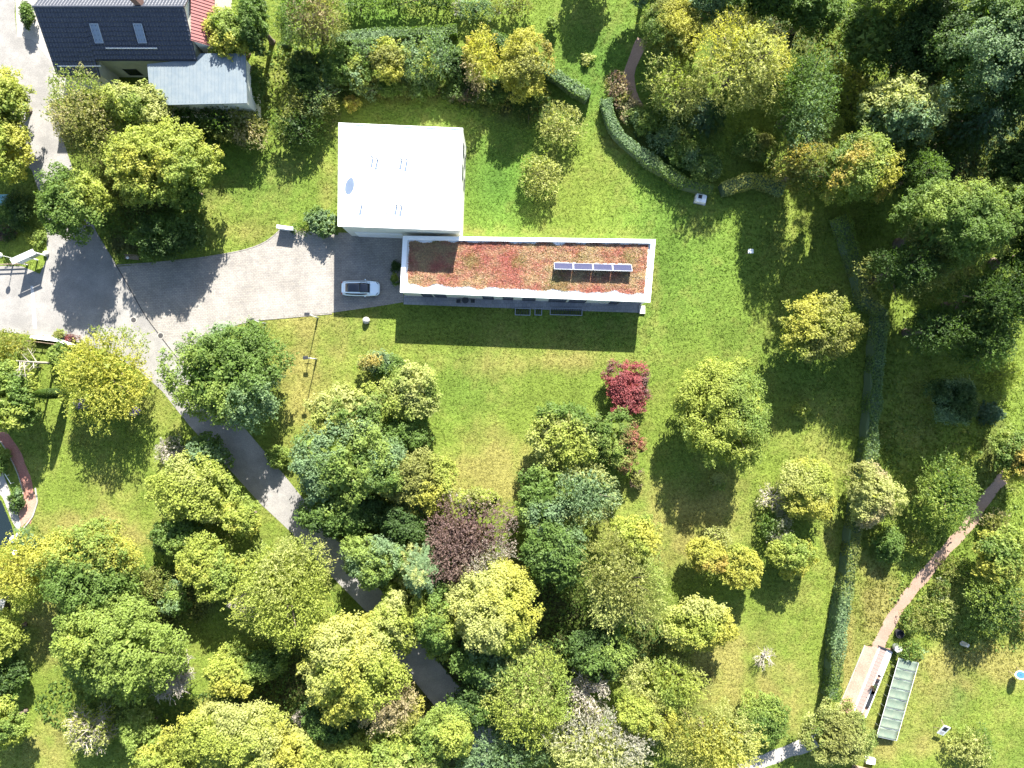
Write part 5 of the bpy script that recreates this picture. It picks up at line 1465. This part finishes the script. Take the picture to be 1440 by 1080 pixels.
B(*dt, "huge rounded green tree below the two toned one", 162, 908, 82, 68, 11, 'B', 'MLG', 181, cov=1.2)
B(*sh, "olive bush at the corner of the huge green tree near the dark hollow", 208, 822, 30, 24, 4, 'F', 'OGP', 182)
B(*dt, "single lime tree with its own shadow by the dead branches", 324, 946, 30, 34, 5.8, 'B', 'LYM', 183)
B(*dt, "light green tree at the bottom below the pale dead crown", 200, 1028, 30, 32, 5.5, 'B', 'MLP', 184)
B(*dt, "lime bough tree in the bottom corner, upper one", 6, 892, 26, 34, 6, 'B', 'LYM', 185)
B(*dt, "lime bough tree in the bottom corner, lower one", 8, 1018, 26, 30, 6, 'B', 'LMG', 186)
B(*dt, "deep green tree between both corner lime boughs", 10, 952, 30, 30, 4, 'B', 'GD', 187)
B(*dt, "broad yellow tree at the bottom edge, largest of the row", 326, 1036, 72, 50, 8, 'B', 'LYP', 188, ls=.9, cov=1.1)
B(*dt, "yellow lime tree second in the bottom edge row", 232, 1072, 44, 34, 6.5, 'B', 'LYM', 189)
B(*dt, "golden lime tree on the bottom edge below the grassy path", 425, 1062, 44, 38, 7, 'B', 'YLP', 190)
B(*dt, "yellow flecked tree on the bottom edge, fourth in the row", 496, 1068, 40, 32, 7, 'B', 'LYG', 191)
B(*dt, "fresh green tree on the bottom edge beneath the tan feathery one", 566, 1060, 46, 36, 7.5, 'B', 'MLP', 192)
B(*dt, "shaded green bush at the head of the grassy woodland path", 372, 932, 30, 24, 4, 'S', 'GDM', 193)
B(*dt, "green bush by the dark hollow, above the dead crown", 245, 842, 20, 22, 3.4, 'B', 'GMB', 194)
# --- west garden
B(*dt, "yellow lime round tree over the aster bed", 144, 528, 62, 60, 7.2, 'F', 'LYM', 200, cov=1.25)
B(*dt, "large leaved green tree at the west edge above the brick path", 18, 556, 42, 56, 6.5, 'B', 'MLG', 201, ls=1.1)
B(*sh, "golden shrub at the west edge below the side road", 14, 488, 34, 22, 3.4, 'F', 'YOG', 202)
B(*sh, "green bush under the timber fence beside the dead trunk", 84, 500, 16, 18, 2.2, 'S', 'MG', 203)
B(*sh, "tiny round bush on the low pale wall", 84, 470, 8, 6, 1.0, 'S', 'OM', 204)
B(*sh, "purple leaved plant at the end of the low pale wall", 103, 476, 9, 6, .8, 'S', 'VR', 205)
B(*sh, "grey green shrub beside the pond rocks", 42, 762, 22, 20, 2.2, 'F', 'BOG', 206)
B(*sh, "dark pondside shrub inside the brick curve", 24, 702, 11, 16, 1.2, 'S', 'GDB', 207)
B(*sh, "leafy shrub at the west edge within the brick curve", 2, 650, 12, 20, 1.4, 'S', 'GM', 208)
B(*sh, "shaded green shrub behind the rail fence by the globe lamp", 24, 300, 28, 26, 2.4, 'S', 'DG', 209)
B(*sh, "purple brown heather cushion in the shaded corner garden", 7, 328, 15, 12, .8, 'S', 'VD', 210)
B(*sh, "bright green low plants beside the lane fork", 50, 333, 14, 12, .8, 'S', 'MLG', 211)
B(*sh, "mauve flowering aster clump nearest the slim cypress", 116, 566, 11, 8, .8, 'S', 'AGW', 212, ls=.6)
B(*sh, "mauve flowering aster clump nearest the lane", 190, 578, 9, 8, .8, 'S', 'AG', 213, ls=.6)
B(*sh, "leafy green aster bed foliage between both mauve clumps", 150, 580, 24, 12, .9, 'S', 'GM', 214)
B(*sh, "dark ground ivy bank at the lane edge under the oak", 250, 625, 10, 12, 1.6, 'S', 'GB', 215)
B(*dt, "dark crown mostly beyond the top edge above the yew path", 912, -26, 34, 26, 7, 'B', 'BG', 220)
B(*dt, "tree beyond the top edge whose shadow falls on the upper lawn", 838, -62, 34, 30, 6.5, 'B', 'GM', 221)
B(*sh, "dark bush beside the concrete strip at the top of the lane", 41, 22, 10, 18, 2.2, 'S', 'DG', 222)
B(*dt, "tall tree beyond the top edge of the corner wood", 1290, -60, 70, 50, 17, 'B', 'DG', 223)
B(*dt, "tall tree beyond the east edge of the wood", 1475, 110, 60, 60, 18, 'B', 'DG', 224)
B(*dt, "dense tree beyond the east edge of the shadow belt", 1480, 350, 50, 60, 16, 'B', 'DG', 225)
B(*dt, "dark thin crowned tree standing in the shadow belt above the evergreen shrub", 1318, 462, 42, 36, 11, 'F', 'DG', 226)  # added tree, stands here to throw deeper shade on the eastern grass
B(*dt, "dark airy tree in the shadow belt nearest the east edge sun patch", 1376, 480, 40, 34, 12.5, 'F', 'DG', 227)  # extra crown put in for the shadow it casts over the eastern strip
B(*dt, "low dark tree closing over the end of the lane", 668, 992, 40, 30, 6, 'B', 'GD', 228)
for fn, a, k in T:
    fn(*a, **k)

# slim cypress: a tight upright column
p = P(95, 553)
r = np.random.default_rng(77); N = 9000; hh = 6.2
zz = r.uniform(0.05, 1, N) * hh; rad = 0.62 * np.sin(np.clip(zz / hh, 0, 1) * math.pi * .93 + .12) ** .6 * (0.93 + .07 * r.random(N)); az = r.uniform(0, 6.283, N)
pos = np.stack([rad * np.cos(az), rad * np.sin(az), zz], 1); a = unit(np.stack([.25 * np.cos(az), .25 * np.sin(az), np.ones(N)], 1) + r.normal(0, .2, (N, 3))); b_ = unit(np.cross(a, pos * [1, 1, 0] + .01) + r.normal(0, .3, (N, 3)))
t = thing("cypress_tree", (p.x, p.y, 0), "slim dark cypress column with a spear shaped shadow on the west lawn", "cypress")
link(bpy.data.objects.new("crown", np_mesh("crown", leaf_quads(pos, a, b_, np.full(N, .26), np.full(N, .12)), 3, paint(r, pos, 'GDB', 1.5), M['leaf'])), t)
MB().tube((0, 0, 0), (0, 0, hh * .9), .10, .03, n=8).build("trunk", M['bark'], t)

# dead standing trunk with a few bare boughs
p = P(78, 511)
r = np.random.default_rng(8)
t = thing("dead_tree", (p.x, p.y, 0), "bare pale dead trunk standing beside the golden shrub", "dead tree")
MB().tube((0, 0, 0), (0, 0, 3.6), .17, .13, n=10).tube((0, 0, 3.6), (-.1, .1, 6.8), .13, .05, n=8).build("trunk", M['deadwood'], t)
for i in range(10):
    z0 = 3.4 + i * .33; az = r.uniform(0, 6.28); L = r.uniform(.9, 2.0); e = Vector((math.cos(az) * L, math.sin(az) * L, z0 + r.uniform(.1, .9)))
    m_ = MB().tube((0, 0, z0), e, .05, .02, n=6)
    for q in range(4):
        s = Vector((0, 0, z0)).lerp(e, r.uniform(.4, 1)); m_.tube(s, s + Vector(tuple(r.normal(0, .4, 3))), .018, .006, n=4)
    m_.build("branch", M['deadwood'], t)

bt = ("bare_tree", "bare tree")
bare_plant(*bt, "pale dead leafless tree with spreading crown beside the huge green tree", 230, 960, 44, 9.5, 1, n0=22)
bare_plant("bare_shrub", "shrub", "grey leafless shrub on the lane side above the lime tree", 240, 634, 28, 2.6, 2, n0=16, leaves=('WOG', 500))
bare_plant(*bt, "grey leafless tree overlapping the big lime with pinkish boughs", 338, 856, 34, 9.5, 3, n0=18)
bare_plant(*bt, "grey dead topped tree between silvery tree and yellow narrow tree", 828, 985, 46, 8.6, 4, n0=14, leaves=('WOP', 1200))
bare_plant(*bt, "half dead tree with lime tufts in the bottom corner wood", 112, 1034, 46, 8, 5, n0=18, leaves=('LYP', 2600))
bare_plant("bare_shrub", "shrub", "tiny leafless fruit tree on the tan grass of the orchard", 1078, 926, 20, 2.4, 6, n0=8)
bare_plant(*bt, "grey twiggy fruit tree leaning by the bird house", 1092, 700, 28, 3.4, 7, n0=10, leaves=('WOP', 500))
bare_plant("bare_shrub", "shrub", "whitish dead bush by the grassy woodland path", 424, 1012, 18, 3, 8, n0=10)

# ------------------------------------------------------------------ undergrowth in the shade of the woods
def bushy(spots, n, seed, hmax, pal, label):
    r = np.random.default_rng(seed)
    Vs, Cs = [], []
    for (x_, y_, rx_, ry_) in spots:
        k = int(n * rx_ * ry_ / 3000)
        a = r.uniform(0, 6.283, k); q = np.sqrt(r.random(k))
        px = x_ + rx_ * q * np.cos(a); py = y_ + ry_ * q * np.sin(a)
        X_ = (px - 720) * S; Y_ = (540 - py) * S
        ok = np.ones(k, bool)
        for pl in hard + [house_px]: ok &= ~in_poly(X_, Y_, pl)
        X_, Y_, q = X_[ok], Y_[ok], q[ok]; k = len(X_)
        hh_ = hmax * np.clip(.35 + .55 * wob(X_, Y_, seed, 1.4), .08, 1.3) * (1 - q ** 3 * .7)
        Z_ = hh_ * r.uniform(.45, 1, k)
        pos = np.stack([X_, Y_, np.maximum(.04, Z_)], 1)
        nn_ = unit(r.normal(0, .5, (k, 3)) + np.array([0, 0, .8])); a_ = unit(np.cross(nn_, r.normal(0, 1, (k, 3)))); b_ = np.cross(nn_, a_)
        sz = r.uniform(.7, 1.4, k)
        Vs.append(leaf_quads(pos, a_, b_, .34 * sz, .22 * sz)); Cs.append(paint(r, pos, pal, 2.5))
    o = link(bpy.data.objects.new("undergrowth", np_mesh("undergrowth", np.concatenate(Vs), 3, np.concatenate(Cs), M['leaf'])))
    tag(o, label, "undergrowth", kind='stuff')
bushy([(430, 120, 60, 80), (560, 122, 120, 16), (700, 135, 80, 24), (210, 300, 80, 46), (300, 180, 60, 30)], 900, 21, 1.0, 'GDO', "dark undergrowth between the shrubs north of the buildings")
bushy([(1130, 60, 120, 60), (1300, 120, 140, 110), (1380, 240, 70, 80), (1180, 190, 60, 60), (940, 190, 50, 40)], 700, 22, 1.1, 'DGB', "dark undergrowth in the north east wood")
bushy([(560, 780, 70, 60), (700, 920, 120, 60), (650, 1040, 120, 40), (850, 900, 90, 60), (500, 730, 50, 40), (780, 830, 60, 60)], 900, 23, 1.1, 'GDM', "shaded undergrowth in the central grove")
bushy([(230, 840, 70, 50), (390, 960, 70, 60), (300, 1020, 120, 50), (120, 990, 70, 40), (280, 740, 50, 60), (490, 1040, 80, 40)], 900, 24, 1.1, 'GDO', "shaded undergrowth in the lower western wood")
bushy([(1300, 640, 80, 60), (1340, 420, 90, 90), (1320, 840, 70, 60), (1400, 720, 40, 50), (1250, 560, 20, 80), (1390, 900, 60, 20)], 260, 25, .45, 'GMO', "rough long growth of the eastern garden bank")
